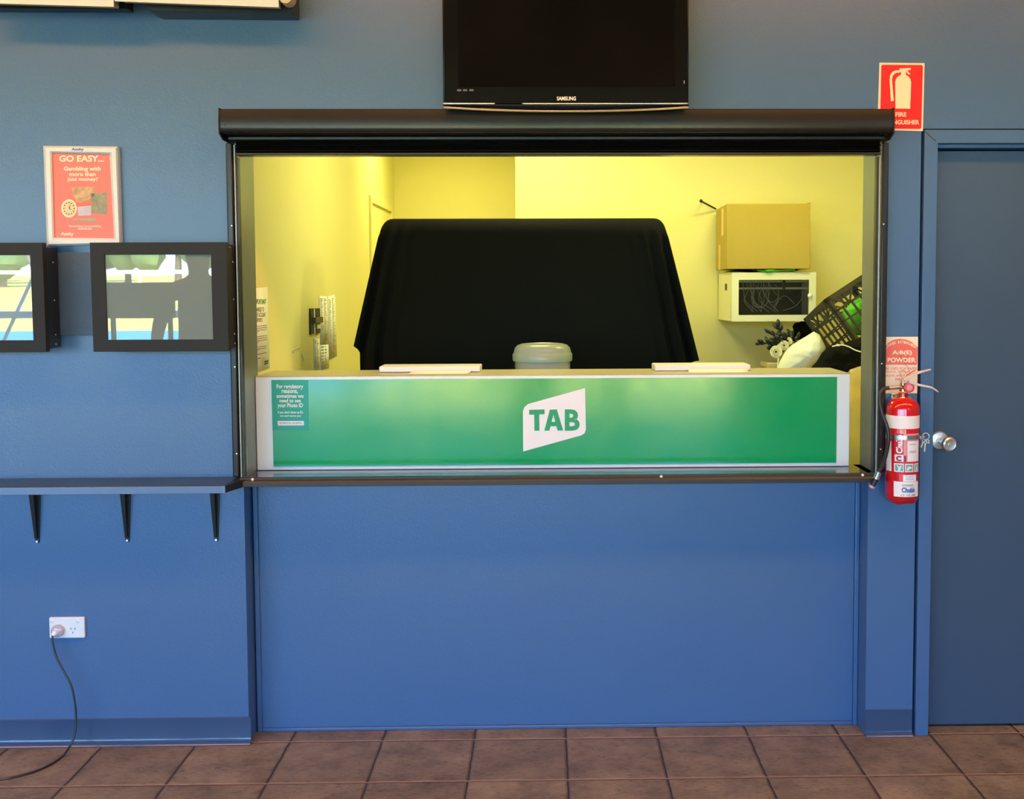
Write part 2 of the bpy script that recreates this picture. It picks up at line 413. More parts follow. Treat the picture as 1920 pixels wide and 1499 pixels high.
mb = MB(); mb.box(3.6, 3.7, -5.0, .18, 0, CEIL); mb.box(3.6, 3.7, -8.3, -7.0, 0, CEIL); mb.box(3.6, 3.7, -7.0, -5.0, 0, 2.1); mb.box(3.6, 3.7, -7.0, -5.0, 2.80, CEIL)
struct('wall_right', mb, m_sidewall, smooth=False)
mb = MB()
for y in (-7.0, -6.03, -5.06): mb.box(3.62, 3.68, y, y+.06, 2.1, 2.8)
mb.box(3.62, 3.68, -7.0, -5.0, 2.1, 2.16); mb.box(3.62, 3.68, -7.0, -5.0, 2.74, 2.8)
struct('added_window_1', mb, m_railw, smooth=False)  # unseen window, added so the door top picks up a bright sheen
mb = MB(); mb.box(2.0, 3.6, -8.1, -8.0, 0, CEIL); mb.box(-9, 2, -8.1, -8.0, 2.72, CEIL)
for x0, x1 in ((-3.36, -3.22), (-.34, .10), (.62, .86), (-6.85, -6.75), (-2.15, -2.03)): mb.box(x0, x1, -8.1, -8.0, 0, 2.72)
mb.box(-9, 2.0, -8.07, -8.03, .0, .06)
struct('wall_rear', mb, m_sidewall, smooth=False)
struct('ground', MB().box(-120, 120, -160, -8.3, -.3, -.12), m_grass, smooth=False)
struct('forecourt', MB().box(-12, 12, -10.5, -8.3, -.12, -.06), m_concrete, smooth=False)

# skirtings (coved vinyl)
cove = [(0, 0), (-.020, 0), (-.017, .004), (-.009, .010), (-.005, .022), (-.004, .088), (0, .090)]
mb = MB(); mb.prism_x(cove, -9, -.978)
struct('baseboard_left', mb, m_skirt)
mb = MB(); mb.prism_x(cove, 1.060, 1.217)
struct('baseboard_right', mb, m_skirt)

# door and its frame
mb = MB()
mb.prism_y([(DL, 0), (DL+.044, 0), (DL+.044, 1.962), (DR, 1.962), (DR, DT), (DL, DT)], -.006, .12)
mb.box(DR-.04, DR, -.006, .12, 0, 1.962)
mb.box(DL+.044, DL+.050, .02, .12, 0, 1.95); mb.box(DL+.044, DR-.04, .02, .12, 1.950, 1.962)
struct('trim_2', mb, m_wall, bevel=.0015)
struct('trim_7', MB().prism([(1731.5, 245), (1733, 243.8), (1756, 265), (1754.6, 266.4)], lambda u, v: at(u, v, -.0064), lambda u, v: at(u, v, -.004)), m_slot)
dr = MB().box(DL+.052, DR-.044, .065, .105, .008, 1.946).build('door_1', m_door, bevel=.002)
dr['kind'] = 'structure'
kc = at(1761, 826, .065); kn = at(1772, 829.5, .015)
mb = MB().lathe([(.0, 0), (.0305, 0), (.031, .003), (.028, .007), (.018, .010), (.0, .010)], (kc.x, .066, kc.z), (0, -1, 0), cap=False)
mb.lathe([(.011, .008), (.0115, .03), (.014, .038), (.0215, .046), (.0245, .056), (.0235, .066), (.019, .070), (.016, .069), (.006, .068), (.006, .070), (0, .070)], (kc.x+.004, .066, kc.z-.002), (.13, -1, -.04), cap=False)
mb.build('door_knob', m_knob, parent=dr, label='round satin steel knob on a round plate')

# ------------------------------------------------------------------ setting: inner room
IW, BY, JX, JY, IR, IC = -1.0, 3.78, -.146, 1.90, 1.9, 2.62
struct('wall_inner_left', MB().box(IW-.1, IW, .18, BY+.1, 0, IC), m_yellow, smooth=False)
struct('wall_inner_back', MB().box(IW, JX, BY, BY+.1, 0, IC), m_yellow, smooth=False)
struct('wall_inner_partition', MB().box(JX, IR, JY, BY+.1, 0, IC), m_yellow, smooth=False)
struct('wall_inner_right', MB().box(IR, IR+.1, .18, JY, 0, IC), m_yellow, smooth=False)
mb = MB(); mb.box(IW-.1, OL, .17, .19, 0, IC); mb.box(OR_, IR+.1, .17, .19, 0, IC); mb.box(OL, OR_, .181, .19, OT, IC); mb.box(OL, OR_, .181, .19, 0, .86)
struct('wall_inner_front', mb, m_yellow, smooth=False)
struct('ceiling_inner', MB().box(IW-.1, IR+.1, .18, BY+.1, IC, IC+.1), m_yellow, smooth=False)
struct('floor_inner', MB().box(IW-.1, IR+.1, .20, BY+.1, -.05, 0), m_concrete, smooth=False)
# door with its frame in the left wall of the inner room
mb = MB()
mb.prism([(2.72, 0), (2.76, 0), (2.76, 1.99), (3.56, 1.99), (3.56, 0), (3.60, 0), (3.60, 2.03), (2.72, 2.03)], lambda y, z: (IW, y, z), lambda y, z: (IW+.014, y, z))
struct('trim_3', mb, m_yellow, bevel=.002)
struct('door_2', MB().box(IW-.02, IW+.004, 2.765, 3.555, .01, 1.975), m_yellow, bevel=.002)

# ------------------------------------------------------------------ counter window frame
struct_frame = MB()
# side jambs (inside faces of the opening)
mb = MB(); mb.box(OL, OL+.006, -.02, .18, OB, OT); struct('trim_4', mb, m_jamb, bevel=.0008)
mb = MB(); mb.box(OR_-.006, OR_, -.02, .18, OB, OT); struct('trim_5', mb, m_jamb, bevel=.0008)
win = thing('shutter_window_frame', (.05, -.03, .868), 'dark bronze metal frame around the yellow-lit serving window', 'window frame')
def guide(x0, x1, xi):      # outer flange, round edge, groove
    m = MB(); s = 1 if xi > x0 else -1
    m.box(min(x0, x1), max(x0, x1), -.035, 0, .893, 1.961)
    m.build('guide_rail', m_bronze, parent=win, bevel=.004, seg=3)
    m = MB(); m.tube([(xi, -.030, .893), (xi, -.030, 1.955)], .0038, 10)
    m.build('guide_bead', m_beadm, parent=win)
    for z in (.97, 1.25, 1.70):
        MB().lathe([(.0025, 0), (.0022, .0015), (0, .0018)], ((x0+x1)/2+.004*s, -.035, z), (0, -1, 0), n=10, cap=False).build('screw', m_screw, parent=win)
guide(-1.010, -.989, -.983)
guide(1.104, 1.083, 1.077)
MB().box(-.979, -.973, -.028, -.006, .893, 1.917).build('guide_groove', m_blackmt, parent=win)
MB().box(1.067, 1.073, -.028, -.006, .893, 1.917).build('guide_groove', m_blackmt, parent=win)
# sill
MB().box(-.985, 1.09, -.030, .18, .868, .885).build('sill_plate', m_sill, parent=win, bevel=.001)
mb = MB(); mb.prism_x([(-.062, .866), (-.062, .879), (-.058, .884), (-.05, .886), (-.048, .893), (-.030, .893), (-.030, .866)], -.985, 1.075)
mb.build('sill_nosing', m_nosing, parent=win, bevel=.001)
for u, v in ((473, 895), (1240, 889), (1618, 888)):
    p = at(u, v, -.055)
    MB().lathe([(.0048, 0), (.0042, .002), (.0018, .0032), (0, .0034)], (p.x, -.052, .8885), (0, -1, .2), n=14, cap=False).build('sill_screw', m_white, parent=win)
# roller shutter box
sb = thing('roller_shutter_box', (.045, -.06, 1.93), 'long dark bronze roller shutter box above the serving window', 'shutter')
mb = MB(); mb.prism_x([(0, 2.054), (-.116, 2.054), (-.121, 2.051), (-.1235, 2.035), (-.1245, 2.015), (-.1245, 2.002), (-.1238, 1.994), (-.1220, 1.988), (-.1190, 1.984), (-.114, 1.981), (-.075, 1.979), (0, 1.979)], -1.000, 1.088)
mb.build('shutter_housing', m_bronze, parent=sb, bevel=.0015)
for x0, x1 in ((-1.004, -.9995), (1.0875, 1.092)):
    MB().prism_x([(0, 2.057), (-.122, 2.057), (-.127, 2.02), (-.127, 1.978), (-.085, 1.962), (0, 1.962)], x0, x1).build('end_cap', m_bronze, parent=sb, bevel=.001)
mb = MB(); mb.prism_x([(0, 1.979), (-.068, 1.979), (-.074, 1.974), (-.074, 1.966), (-.066, 1.962), (0, 1.962)], -.990, 1.078)
mb.build('lower_rail', m_bronze, parent=sb, bevel=.001)
mb = MB()
zz = 1.961
for k in range(4):
    mb.prism_x([(-.010, zz), (-.050-.006*(k % 2), zz-.0005), (-.056-.006*(k % 2), zz-.004), (-.048, zz-.0075), (-.010, zz-.008)], -.972, 1.070); zz -= .0085
mb.build('shutter_slats', m_bronze, parent=sb)
MB().box(-.972, 1.07, -.060, -.012, 1.919, 1.927).build('bottom_bar', m_bronze, parent=sb, bevel=.002)
MB().lathe([(.004, 0), (.0035, .002), (0, .0022)], (-.985, -.124, 2.005), (0, -1, 0), n=12, cap=False).build('housing_screw', m_blackmt, parent=sb)
# strips at the jambs; the right one imitates the reflected sign box
tag(MB().box(OL+.0065, OL+.0085, .004, .022, .90, .985).build('jamb_strip', m_tealbooth), 'small pale green plastic strip at the bottom of the left window jamb', 'plastic strip')
tag(MB().box(OR_-.0085, OR_-.0065, .004, .045, .905, 1.16).build('jamb_strip', m_sill), 'tall strip imitating a reflection on the lower right window jamb', 'plastic strip')

# ------------------------------------------------------------------ lit sign box on the sill (TAB)
tb = thing('counter_sign_box', (.03, .27, .885), 'long white counter box with green front panel reading TAB', 'sign box')
TY = .14
MB().box(-.978, 1.036, TY, .40, .886, 1.2025).build('box_body', m_whitebox, parent=tb, bevel=.002)
MB().box(-.978, 1.036, TY+.001, .401, 1.2025, 1.205).build('top_board', mat('olive_grey_laminate', (.42, .44, .30), rough=.4, var=.05, vscale=6), parent=tb, bevel=.0008)
q0, q1, q2, q3 = at(510, 709, TY-.003), at(1567, 709, TY-.003), at(1565, 865, TY-.003), at(512, 869, TY-.003)
GX0, GX1, GZ0, GZ1 = -.922, .991, .899, 1.193
MB().box(GX0, GX1, TY-.003, TY+.001, GZ0, GZ1).build('green_front_panel', m_tab, parent=tb, bevel=.0006)
f = px(TY-.0042)
mb = MB(); mb.flat([(981, 847), (980.5, 772), (983, 764), (990, 758), (1097, 728), (1098.5, 806), (1096, 813), (1089, 817)], f)
mb.build('logo_plate', m_whiteink, parent=tb)
mb = MB()
f = px(TY-.0054)
mb.flat([(992, 769), (1021, 768), (1021, 777), (1011, 777.4), (1011.4, 808), (1002, 808), (1001.6, 777.6), (992, 778)], f)
# A
mb.add([f(*p) for p in [(1020.5, 808), (1031, 768.5), (1044, 768), (1056, 807.5), (1045.5, 807.6), (1043, 799.5), (1032.2, 799.7), (1030.2, 807.8), (1034.4, 791.5), (1041, 791.3), (1037.4, 777.6)]],
       [(0, 1, 10, 8, 7), (1, 2, 10), (2, 3, 4, 5, 9, 10), (5, 6, 8, 9), (6, 7, 8)])
# B
mb.text('B', (1059, 808, 1087, 768), f, bold=.035)
mb.build('logo_lettering', mat('tab_green_print', (.012, .36, .14), rough=.45), parent=tb)
st = MB().flat([(508.5, 713), (577.5, 713.5), (579.5, 807), (511, 807.5)], px(TY-.004)).build('regulatory_sticker', mat('teal_sticker', (.012, .38, .28), rough=.4, spec=.4), parent=tb)
mb = MB(); f = px(TY-.005)
for s_, r_ in (('For regulatory', (518.5, 731, 568.5, 721)), ('reasons,', (528, 739, 558.5, 731.5)), ('sometimes we', (518.5, 746.5, 569, 739.5)),
               ('need to see', (524, 755, 564, 748)), ('your Photo ID', (520.5, 766.5, 568, 756.5)), ("If you don't show us ID,", (521, 777, 568.5, 771)),
               ("we can't serve you", (525, 783, 564, 778))):
    mb.text(s_, r_, f, bold=.02)
mb.flat([(520.5, 789.8), (569.5, 789.8), (570, 798), (521, 798.3)], f)
mb.build('sticker_lettering', m_whiteink, parent=st)
MB().text('NO PHOTO ID - NO SERVICE', (524, 795.5, 566, 792), px(TY-.0056)).build('sticker_small_print', m_ink, parent=st)

# white trays and papers lying on the sign box
def slab(u0, u1, side):
    a = at(u0, 686, .33); b = at(u1, 686, .33)
    t = thing('keyboard_tray', ((a.x+b.x)/2, .33, 1.205), 'flat white plastic tray on the sign box, %s' % side, 'tray', 'white trays on the sign box')
    MB().box(a.x, b.x, .275, .395, 1.2055, 1.2265).build('tray_body', m_white, parent=t, bevel=.004, seg=3)
    MB().box(a.x+.006, b.x-.006, .272, .2755, 1.2075, 1.213).build('tray_lip', m_whitebox, parent=t, bevel=.001)
slab(715, 902, 'left of the round-lidded jar')
slab(1225, 1402, 'right of the round-lidded jar')
for u0, u1, s_ in ((763, 877, 'left'), (1290, 1402, 'right')):
    a = at(u0, 699, .2); b = at(u1, 699, .2)
    mb = MB(); mb.grid(lambda i, j: (a.x+(b.x-a.x)*i+.01*j, .185+.075*j, 1.2062+.006*j*j), 6, 5)
    tag(mb.build('paper_sheet', m_paper, solid=.0006), 'loose white paper sheet in front of the %s tray on the sign box' % s_, 'paper', 'papers on the sign box')

# inner worktop that carries the jar
wk = thing('service_worktop', (.03, .62, 0), 'cream worktop behind the sign box, below the jar', 'worktop')
MB().box(-.97, .89, .42, .80, .86, .90).build('worktop_board', m_whitebox, parent=wk, bevel=.003)
for x in (-.93, 0.0, .85): MB().box(x-.02, x+.02, .46, .76, 0, .86).build('support_panel', m_whitebox, parent=wk)
jr = thing('lidded_jar', (-.012, .56, .90), 'big clear plastic jar with domed grey lid behind the sign box', 'jar')
jc = (-.012, .56, .90); jR = .1045
MB().lathe([(jR-.004, 0), (jR, .008), (jR, .335), (jR-.004, .335), (jR-.004, .01), (0, .01)], jc, n=48, cap=False).build('jar_body', m_jar, parent=jr)
MB().lathe([(0, .012), (jR-.008, .012), (jR-.008, .25), (jR-.03, .29), (0, .285)], jc, n=32, cap=False).build('jar_contents', mat('jar_contents_mix', (.05, .07, .10), rough=.5, var=.9, vscale=40, var2=(.22, .28, .33)), parent=jr)
MB().lathe([(jR-.002, .325), (.1105, .325), (.1125, .330), (.1125, .350), (.109, .355), (.107, .359), (.107, .364), (.103, .375), (.094, .384), (.080, .389), (.066, .3905), (.062, .388), (.03, .387), (0, .387)], jc, n=56, cap=False).build('jar_lid', m_tealbooth, parent=jr)

# ------------------------------------------------------------------ television above the shutter
tv = thing('television', (.0675, -.10, 2.06), 'wall-hung black flat television above the roller shutter', 'television')
TVY = -.165; a = at(831, 195, TVY); b = at(1291, 195, TVY)
X0, X1, Z0 = a.x, b.x, a.z; Z1 = Z0+.50
MB().box(X0, X1, TVY, TVY+.06, Z0, Z1).build('bezel', m_blackgl, parent=tv, bevel=.004, seg=3)
MB().box(X0+.09, X1-.09, TVY+.058, 0.0, Z0+.10, Z1-.08).build('back_housing', m_blackpl, parent=tv, bevel=.01)
c0 = at(859, 100, TVY); c1 = at(1265, 163, TVY)
MB().box(c0.x, c1.x, TVY-.0008, TVY+.002, c1.z, Z1-.045).build('screen', m_blacksc, parent=tv)
def arc(y0, sag, bulge, r, x0=X0, x1=X1, zo=0):
    return [((x0+(x1-x0)*t), TVY+.002-bulge*(1-(2*t-1)**2), Z0+y0-sag*(1-abs(2*t-1)**2.2)+zo) for t in [k/40 for k in range(41)]]
def strip(mb, top, bot, t0=0, t1=1, fwd=0):
    def fn(i, j):
        s = t0+(t1-t0)*i; q = 1-(2*s-1)**2; q2 = 1-abs(2*s-1)**2.2
        za = top[0]-top[1]*q2; zb = bot[0]-bot[1]*q2
        return (X0+(X1-X0)*s, TVY-.001-fwd*q-.006*(1-j)-.001*math.sin(math.pi*j), Z0+za+(zb-za)*j)
    mb.grid(fn, 44, 6)
mb = MB(); strip(mb, (.002, .001), (-.0085, .002), 0, .21); strip(mb, (.002, .001), (-.0085, .002), .32, 1)
mb.build('chrome_strip', m_chrome, parent=tv, solid=.001)
mb = MB(); strip(mb, (-.003, .0), (-.006, .016), 0, 1, .004)
mb.build('lower_lip', m_blackgl, parent=tv, solid=.002)
mb = MB(); mb.tube(arc(-.009, .0145, .014, .0), .0032, 10)
mb.build('chrome_curve', m_chrome, parent=tv)
f = px(TVY-.0012)
MB().text('SAMSUNG', (1044, 188.5, 1080, 181), f, bold=.03).build('brand_lettering', m_whiteink, parent=tv)
mb = MB(); f = px(TVY-.0008)
for u in (857, 868, 880): MB().flat([(u, 167.5), (u+8, 167.5), (u+8, 171), (u, 171)], f).build('bezel_mark', m_greyink2, parent=tv)
mb.flat([(1282, 151), (1283.4, 151), (1283.4, 157), (1282, 157)], f)
mb.build('standby_mark', m_greyink, parent=tv)

# ------------------------------------------------------------------ cream boards on a black bracket (top left)
bk = thing('wall_bracket', (-1.0, -.05, 2.30), 'black wall bracket box under the cream boards at top left', 'bracket')
a = at(291, 25, -.08); b = at(551, 26, -.08)
mb = MB(); mb.prism_y([(a.x-.02, a.z+.008), (a.x, a.z), (b.x, b.z-.001), (b.x, b.z+.30), (a.x-.02, a.z+.30)], -.10, 0)
mb.build('bracket_box', m_blackmt, parent=bk, bevel=.002)
a = at(-30, 18, -.02)
MB().box(-2.2, -1.3, -.05, 0, at(100, 16, -.05).z, 2.62).build('bracket_arm', m_blackmt, parent=bk)
def board(u0, v0, u1, v1, Y, tilt, name, label):
    a = at(u0, v0, Y); b = at(u1, v1, Y)
    t = thing(name, (a.x, Y, min(a.z, b.z)), label, 'board', 'cream boards at top left')
    n = 7
    for k in range(1):
        mb = MB()
        # ribbed bottom edge of a pale board: profile in y,z lofted from a to b
        prof = []
        for i in range(n):
            y = i*.008; prof += [(y, -.0015), (y+.005, -.0015), (y+.0055, .005), (y+.0078, .005)]
        prof += [(n*.008, -.004), (n*.008+.006, -.004), (n*.008+.006, .32), (0, .32)]
        mb.prism(prof, lambda y, z: (a.x+y*.15, Y+y, a.z+z+y*.20), lambda y, z: (b.x-y*.15, Y+y, b.z+z+y*.20))
        mb.build('board_panel', m_board2, parent=t)
        mb = MB(); mb.prism([(-.004, -.003), (.0, -.003), (.0, .32), (-.004, .32)], lambda y, z: (a.x, Y+y, a.z+z), lambda y, z: (b.x, Y+y, b.z+z))
        mb.build('board_edging', m_posterframe, parent=t)
    return t
b1 = board(-80, 3, 214, 11.5, -.17, 0, 'cream_board', 'ribbed cream board at the very top left corner')
b2 = board(216, 1, 523, 12.5, -.17, 0, 'cream_board', 'ribbed cream board left of the television, with round end cap')
e0 = at(536, -3, -.16)
MB().lathe([(0, 0), (.020, 0), (.0215, .004), (.0215, .05), (0, .05)], (e0.x, -.168, e0.z+.004), (0, 1, 0), n=28, cap=False).build('end_cap', m_board2, parent=b2)

# ------------------------------------------------------------------ poster in frame
ps = thing('framed_poster', (-1.465, -.012, 1.63), 'cream framed red poster reading GO EASY above the wall monitors', 'poster')
PYY = -.022
oc = [(81, 273.5), (220.5, 275), (226.5, 458), (88, 462)]
ic = [(97.5, 287), (205.5, 289.5), (214, 447), (102, 446)]
mb = MB()
outer = [at(*p, PYY+.022) for p in oc]; of = [at(*p, PYY+.004) for p in oc]
def lerp2(p, q, t): return (p[0]+(q[0]-p[0])*t, p[1]+(q[1]-p[1])*t)
ring = [[Vector((p.x, 0.0, p.z)) for p in of], of,
        [at(*lerp2(o, i, .25), PYY-.004) for o, i in zip(oc, ic)], [at(*lerp2(o, i, .75), PYY-.004) for o, i in zip(oc, ic)],
        [at(*i, PYY+.002) for i in ic], [at(*i, PYY+.010) for i in ic]]
vs = [p for r_ in ring for p in r_]
mb.add(vs, [(i*4+k, i*4+(k+1) % 4, (i+1)*4+(k+1) % 4, (i+1)*4+k) for i in range(5) for k in range(4)])
mb.build('frame', m_posterframe, parent=ps, smooth=False)
sh = MB().flat([(96, 286), (207, 288), (215, 448), (100.5, 448)], px(PYY+.006)).build('poster_sheet', m_posterred, parent=ps)
f = px(PYY+.0052)
mb = MB()
for s_, r_ in (('GO EASY...', (111, 303.5, 195, 291.5)), ('Gambling with', (119.5, 322.5, 189, 312.5)), ('more than', (130, 330.5, 179.5, 323)),
               ('just money?', (126.5, 341.5, 183.5, 332.5)), ('Gambling counselling', (129, 426.5, 189, 423)), ('1800 858 858', (146, 431, 172, 427.5)),
               ('Amity', (114, 443.5, 138, 435.5))):
    mb.text(s_, r_, f, bold=.03)
mb.build('lettering', mat('poster_white_print', (.93, .90, .72), rough=.5), parent=sh)
mb = MB()
mb.m = 0; mb.flat([(134, 352), (177, 350), (178, 366), (160, 380), (144, 379), (137, 366)], f)          # people
mb.m = 1; mb.flat([(170, 363), (201, 361), (200.5, 403), (172, 399)], f)                              # machines
mb.m = 2; mb.flat([(145, 387), (171, 385), (171, 404), (147, 405)], px(PYY+.0046))                    # laptop screen
mb.m = 3; mb.flat([(137, 411), (181, 409), (181, 416), (139, 415)], px(PYY+.0046))
mb.m = 4; mb.flat([(143, 381), (170, 380), (170, 386), (144, 388)], px(PYY+.0044))
mb.build('photo_collage', [mat('collage_brown', (.55, .38, .22), rough=.5, var=.7, vscale=90), mat('collage_green', (.28, .30, .20), rough=.5, var=.5, vscale=80),
         mat('collage_blue', (.55, .58, .72), rough=.5, var=.2, vscale=60), mat('collage_khaki', (.38, .38, .28), rough=.5, var=.3, vscale=60), m_redfade], parent=sh)
mb = MB(); ce = (129.5, 391)
mb.m = 0; mb.flat([(ce[0]+14.5*math.cos(R(a)), ce[1]+17*math.sin(R(a))) for a in range(0, 360, 12)], f)
mb.m = 1; mb.flat([(ce[0]+12.3*math.cos(R(a)), ce[1]+14.6*math.sin(R(a))) for a in range(0, 360, 12)], px(PYY+.0046))
mb.m = 2
for a in range(0, 360, 30):
    c_ = (ce[0]+9.5*math.cos(R(a)), ce[1]+11*math.sin(R(a))); mb.flat([(c_[0]-1, c_[1]-1), (c_[0]+1, c_[1]-1), (c_[0]+1, c_[1]+1), (c_[0]-1, c_[1]+1)], px(PYY+.004))
mb.flat([(ce[0]-.7, ce[1]), (ce[0]+3, ce[1]-10), (ce[0]+1, ce[1])], px(PYY+.004)); mb.flat([(ce[0], ce[1]-.8), (ce[0]+7, ce[1]+4), (ce[0], ce[1]+.8)], px(PYY+.004))
mb.build('clock_picture', [m_creamink, mat('clock_face', (.75, .68, .40), rough=.5, var=.25, vscale=70), m_ink], parent=sh)
lg = MB().text('Amity', (134, 284, 157, 277.5), px(PYY-.0046), bold=.035).build('frame_lettering', m_blueink, parent=ps)

# ------------------------------------------------------------------ monitors
struct('trim_6', MB().prism_y([(-2.05, 1.352), (-1.02, 1.352), (-1.02, 1.618), (-2.05, 1.618)], -.008, 0), m_board, bevel=.001)
def monitor(p_out, p_in, label):
    x0, x1, z0, z1 = p_out; sx0, sx1, sz0, sz1 = p_in; Y = -.12
    t = thing('wall_monitor', ((x0+x1)/2, -.06, z0), label, 'monitor', 'black framed monitors on the wall')
    mb = MB()
    rg = [[(x0, z0), (x1, z0), (x1, z1), (x0, z1)]]*2+[[(sx0, sz0), (sx1, sz0), (sx1, sz1), (sx0, sz1)]]*2
    ys = [Y+.026, Y, Y, Y+.008]
    vs = [(p[0], ys[i], p[1]) for i in range(4) for p in rg[i]]
    mb.add(vs, [(i*4+k, i*4+(k+1) % 4, (i+1)*4+(k+1) % 4, (i+1)*4+k) for i in range(3) for k in range(4)]+[(0, 3, 2, 1)])
    mb.build('bezel', m_blackpl, parent=t, bevel=.0012)
    MB().box(sx0-.002, sx1+.002, Y+.006, Y+.008, sz0-.002, sz1+.002).build('screen', m_screen, parent=t)
    MB().box(x0+.015, x1-.003, Y+.026, -.0085, z0+.008, z1-.012).build('housing', m_blackmt, parent=t, bevel=.003)
    for z in (z1-.06, (z0+z1)/2-.01, z0+.05, z0+.02):
        MB().lathe([(.003, 0), (.0025, .001), (0, .0012)], (x1-.003, -.045, z), (1, 0, 0), n=10, cap=False).build('side_screw', m_screw, parent=t)
    t.rotation_euler = (R(.65), 0, 0)
    return t
monitor((-1.408, -.988, 1.306, 1.645), (-1.364, -1.037, 1.343, 1.607), 'black framed wall monitor beside the serving window')
monitor((-1.975, -1.553, 1.306, 1.645), (-1.922, -1.592, 1.343, 1.607), 'black framed wall monitor cut off by the left photo edge')

# ------------------------------------------------------------------ shelf and brackets
sf = thing('wall_shelf', (-1.5, -.08, .86), 'long narrow dark shelf on the left wall, with pale front edge', 'shelf')
mb = MB(); mb.box(-3.0, -.999, -.155, 0, .868, .889); mb.build('shelf_board', mat('dark_shelf_laminate', (.020, .024, .034), rough=.3), parent=sf, bevel=.001)
MB().box(-3.0, -.9985, -.158, -.155, .864, .887).build('shelf_edging', mat('shelf_edge_sheen', (.16, .24, .36), rough=.2, metal=.4), parent=sf, bevel=.0008)  # coloured paler than the board to carry the lip's reflection
mb = MB(); mb.prism([(-.9985, -.158), (-.9985, 0), (-.966, 0), (-.966, -.045)], lambda x, y: (x, y, .866), lambda x, y: (x, y, .888))
mb.build('shelf_end', m_blackmt, parent=sf)
for i, (u0, v0, u1, v1, s_) in enumerate(((68, 928, 69.5, 1019, 'left'), (237, 926, 238.5, 1017, 'middle'), (403, 925, 405, 1016, 'right'))):
    b_ = at(u1, v1, -.004); t_ = at(u0, v0, -.14); X = b_.x; xt = X
    t = thing('shelf_bracket', (X, -.05, b_.z), 'tapered black steel shelf bracket, %s one of the three' % s_, 'bracket', 'brackets under the wall shelf')
    mb = MB()
    mb.prism_y([(X-.017, .864), (X-.006, b_.z+.004), (X-.004, b_.z), (X+.005, b_.z), (X+.007, b_.z+.004), (X+.017, .864)], -.004, 0)
    mb.build('back_plate', m_blackmt, parent=t, bevel=.001)
    mb = MB(); mb.prism([(-.004, .864), (-.004, b_.z+.015), (-.008, b_.z+.015), (-.034, .864)], lambda y, z: (X-.003, y, z), lambda y, z: (X+.003, y, z))
    mb.build('web', m_blackmt, parent=t)
    mb = MB(); mb.prism([(-.008, b_.z+.015), (-.012, b_.z+.015), (-.040, .864), (-.034, .864)], lambda y, z: (X-.003-.12*abs(y), y, z), lambda y, z: (X+.003+.12*abs(y), y, z))
    mb.build('flange', m_blackmt, parent=t, bevel=.001)
    for sx_, sz_, sy_ in ((X, b_.z+.005, -.005), (X-.013, .857, -.005)):
        MB().lathe([(.0042, 0), (.0035, .002), (0, .003)], (sx_, sy_, sz_), (0, -1, 0), n=12, cap=False).build('screw', m_screw, parent=t)

# ------------------------------------------------------------------ power point and cable
so = thing('power_socket', (-1.567, -.006, .362), 'white double power socket low on the left wall', 'socket')
f = px(-.010)
mb = MB(); pl_ = [at(91, 1159.5, -.01), at(157.5, 1157.5, -.01), at(159.5, 1195.5, -.01), at(92.5, 1198, -.01)]
xs = [p.x for p in pl_]; zs = [p.z for p in pl_]
SX0, SX1, SZ0, SZ1 = min(xs)+.001, max(xs)-.001, min(zs)+.001, max(zs)-.001
mb.prism_y(rrect(SX0, SZ0, SX1, SZ1, .004), -.010, 0); mb.build('face_plate', m_socket, parent=so, bevel=.002, seg=3)
for u in (98, 146.5):
    p = at(u, 1165.5, -.01); MB().lathe([(.0055, 0), (.0055, .0015), (.004, .0024), (0, .0024)], (p.x, -.0098, p.z), (0, -1, 0), n=20, cap=False).build('rocker_switch', m_white, parent=so)
mb = MB(); f = px(-.0106)
mb.flat([(131.5, 1181), (132.7, 1181.4), (134, 1178), (133.2, 1177.4)], f); mb.flat([(139, 1178), (140, 1177.4), (142, 1181), (140.8, 1181.4)], f); mb.flat([(136, 1185), (137.2, 1185), (137.2, 1188.6), (136, 1188.6)], f)
mb.build('socket_slots', m_slot, parent=so)
pg = thing('power_plug', (-1.60, -.03, .375), 'round smoky clear plug in the left outlet of the wall socket', 'plug')
p = at(109, 1183, -.012)
MB().lathe([(.0195, 0), (.0205, .003), (.0195, .012), (.014, .016), (0, .017)], (p.x, -.0105, p.z), (0, -1, 0), n=28, cap=False).build('plug_body', m_clearpl, parent=pg)
q = at(99, 1190, -.035)
MB().tube([(p.x-.004, -.022, p.z-.004), (q.x+.004, -.032, q.z+.002), (q.x, -.036, q.z-.004)], [.012, .009, .006], 14).build('strain_relief', m_socket, parent=pg)
pts = [(q.x, -.036, q.z-.003)]
for u, v, Y in ((98.5, 1205, -.04), (106, 1233, -.045), (121, 1262, -.05), (134, 1288, -.055), (140.5, 1320, -.06), (142.5, 1350, -.065), (139.5, 1380, -.075), (131, 1400, -.085)):
    pts.append(tuple(at(u, v, Y)))
for u, v in ((118, 1418), (97, 1433), (66, 1447), (30, 1457), (0, 1462), (-60, 1468)):
    d = FW+(u-PX)/F*RT-(v-PY)/F*UP; k = (.0035-EYE)/d.z; pts.append(tuple(EYEPOS+d*k))
tag(MB().tube(smooth_path(pts, 8), .0034, 10).build('extension_cord', m_rubber), 'thin black cord hanging from the wall socket down to the tiles', 'cord')

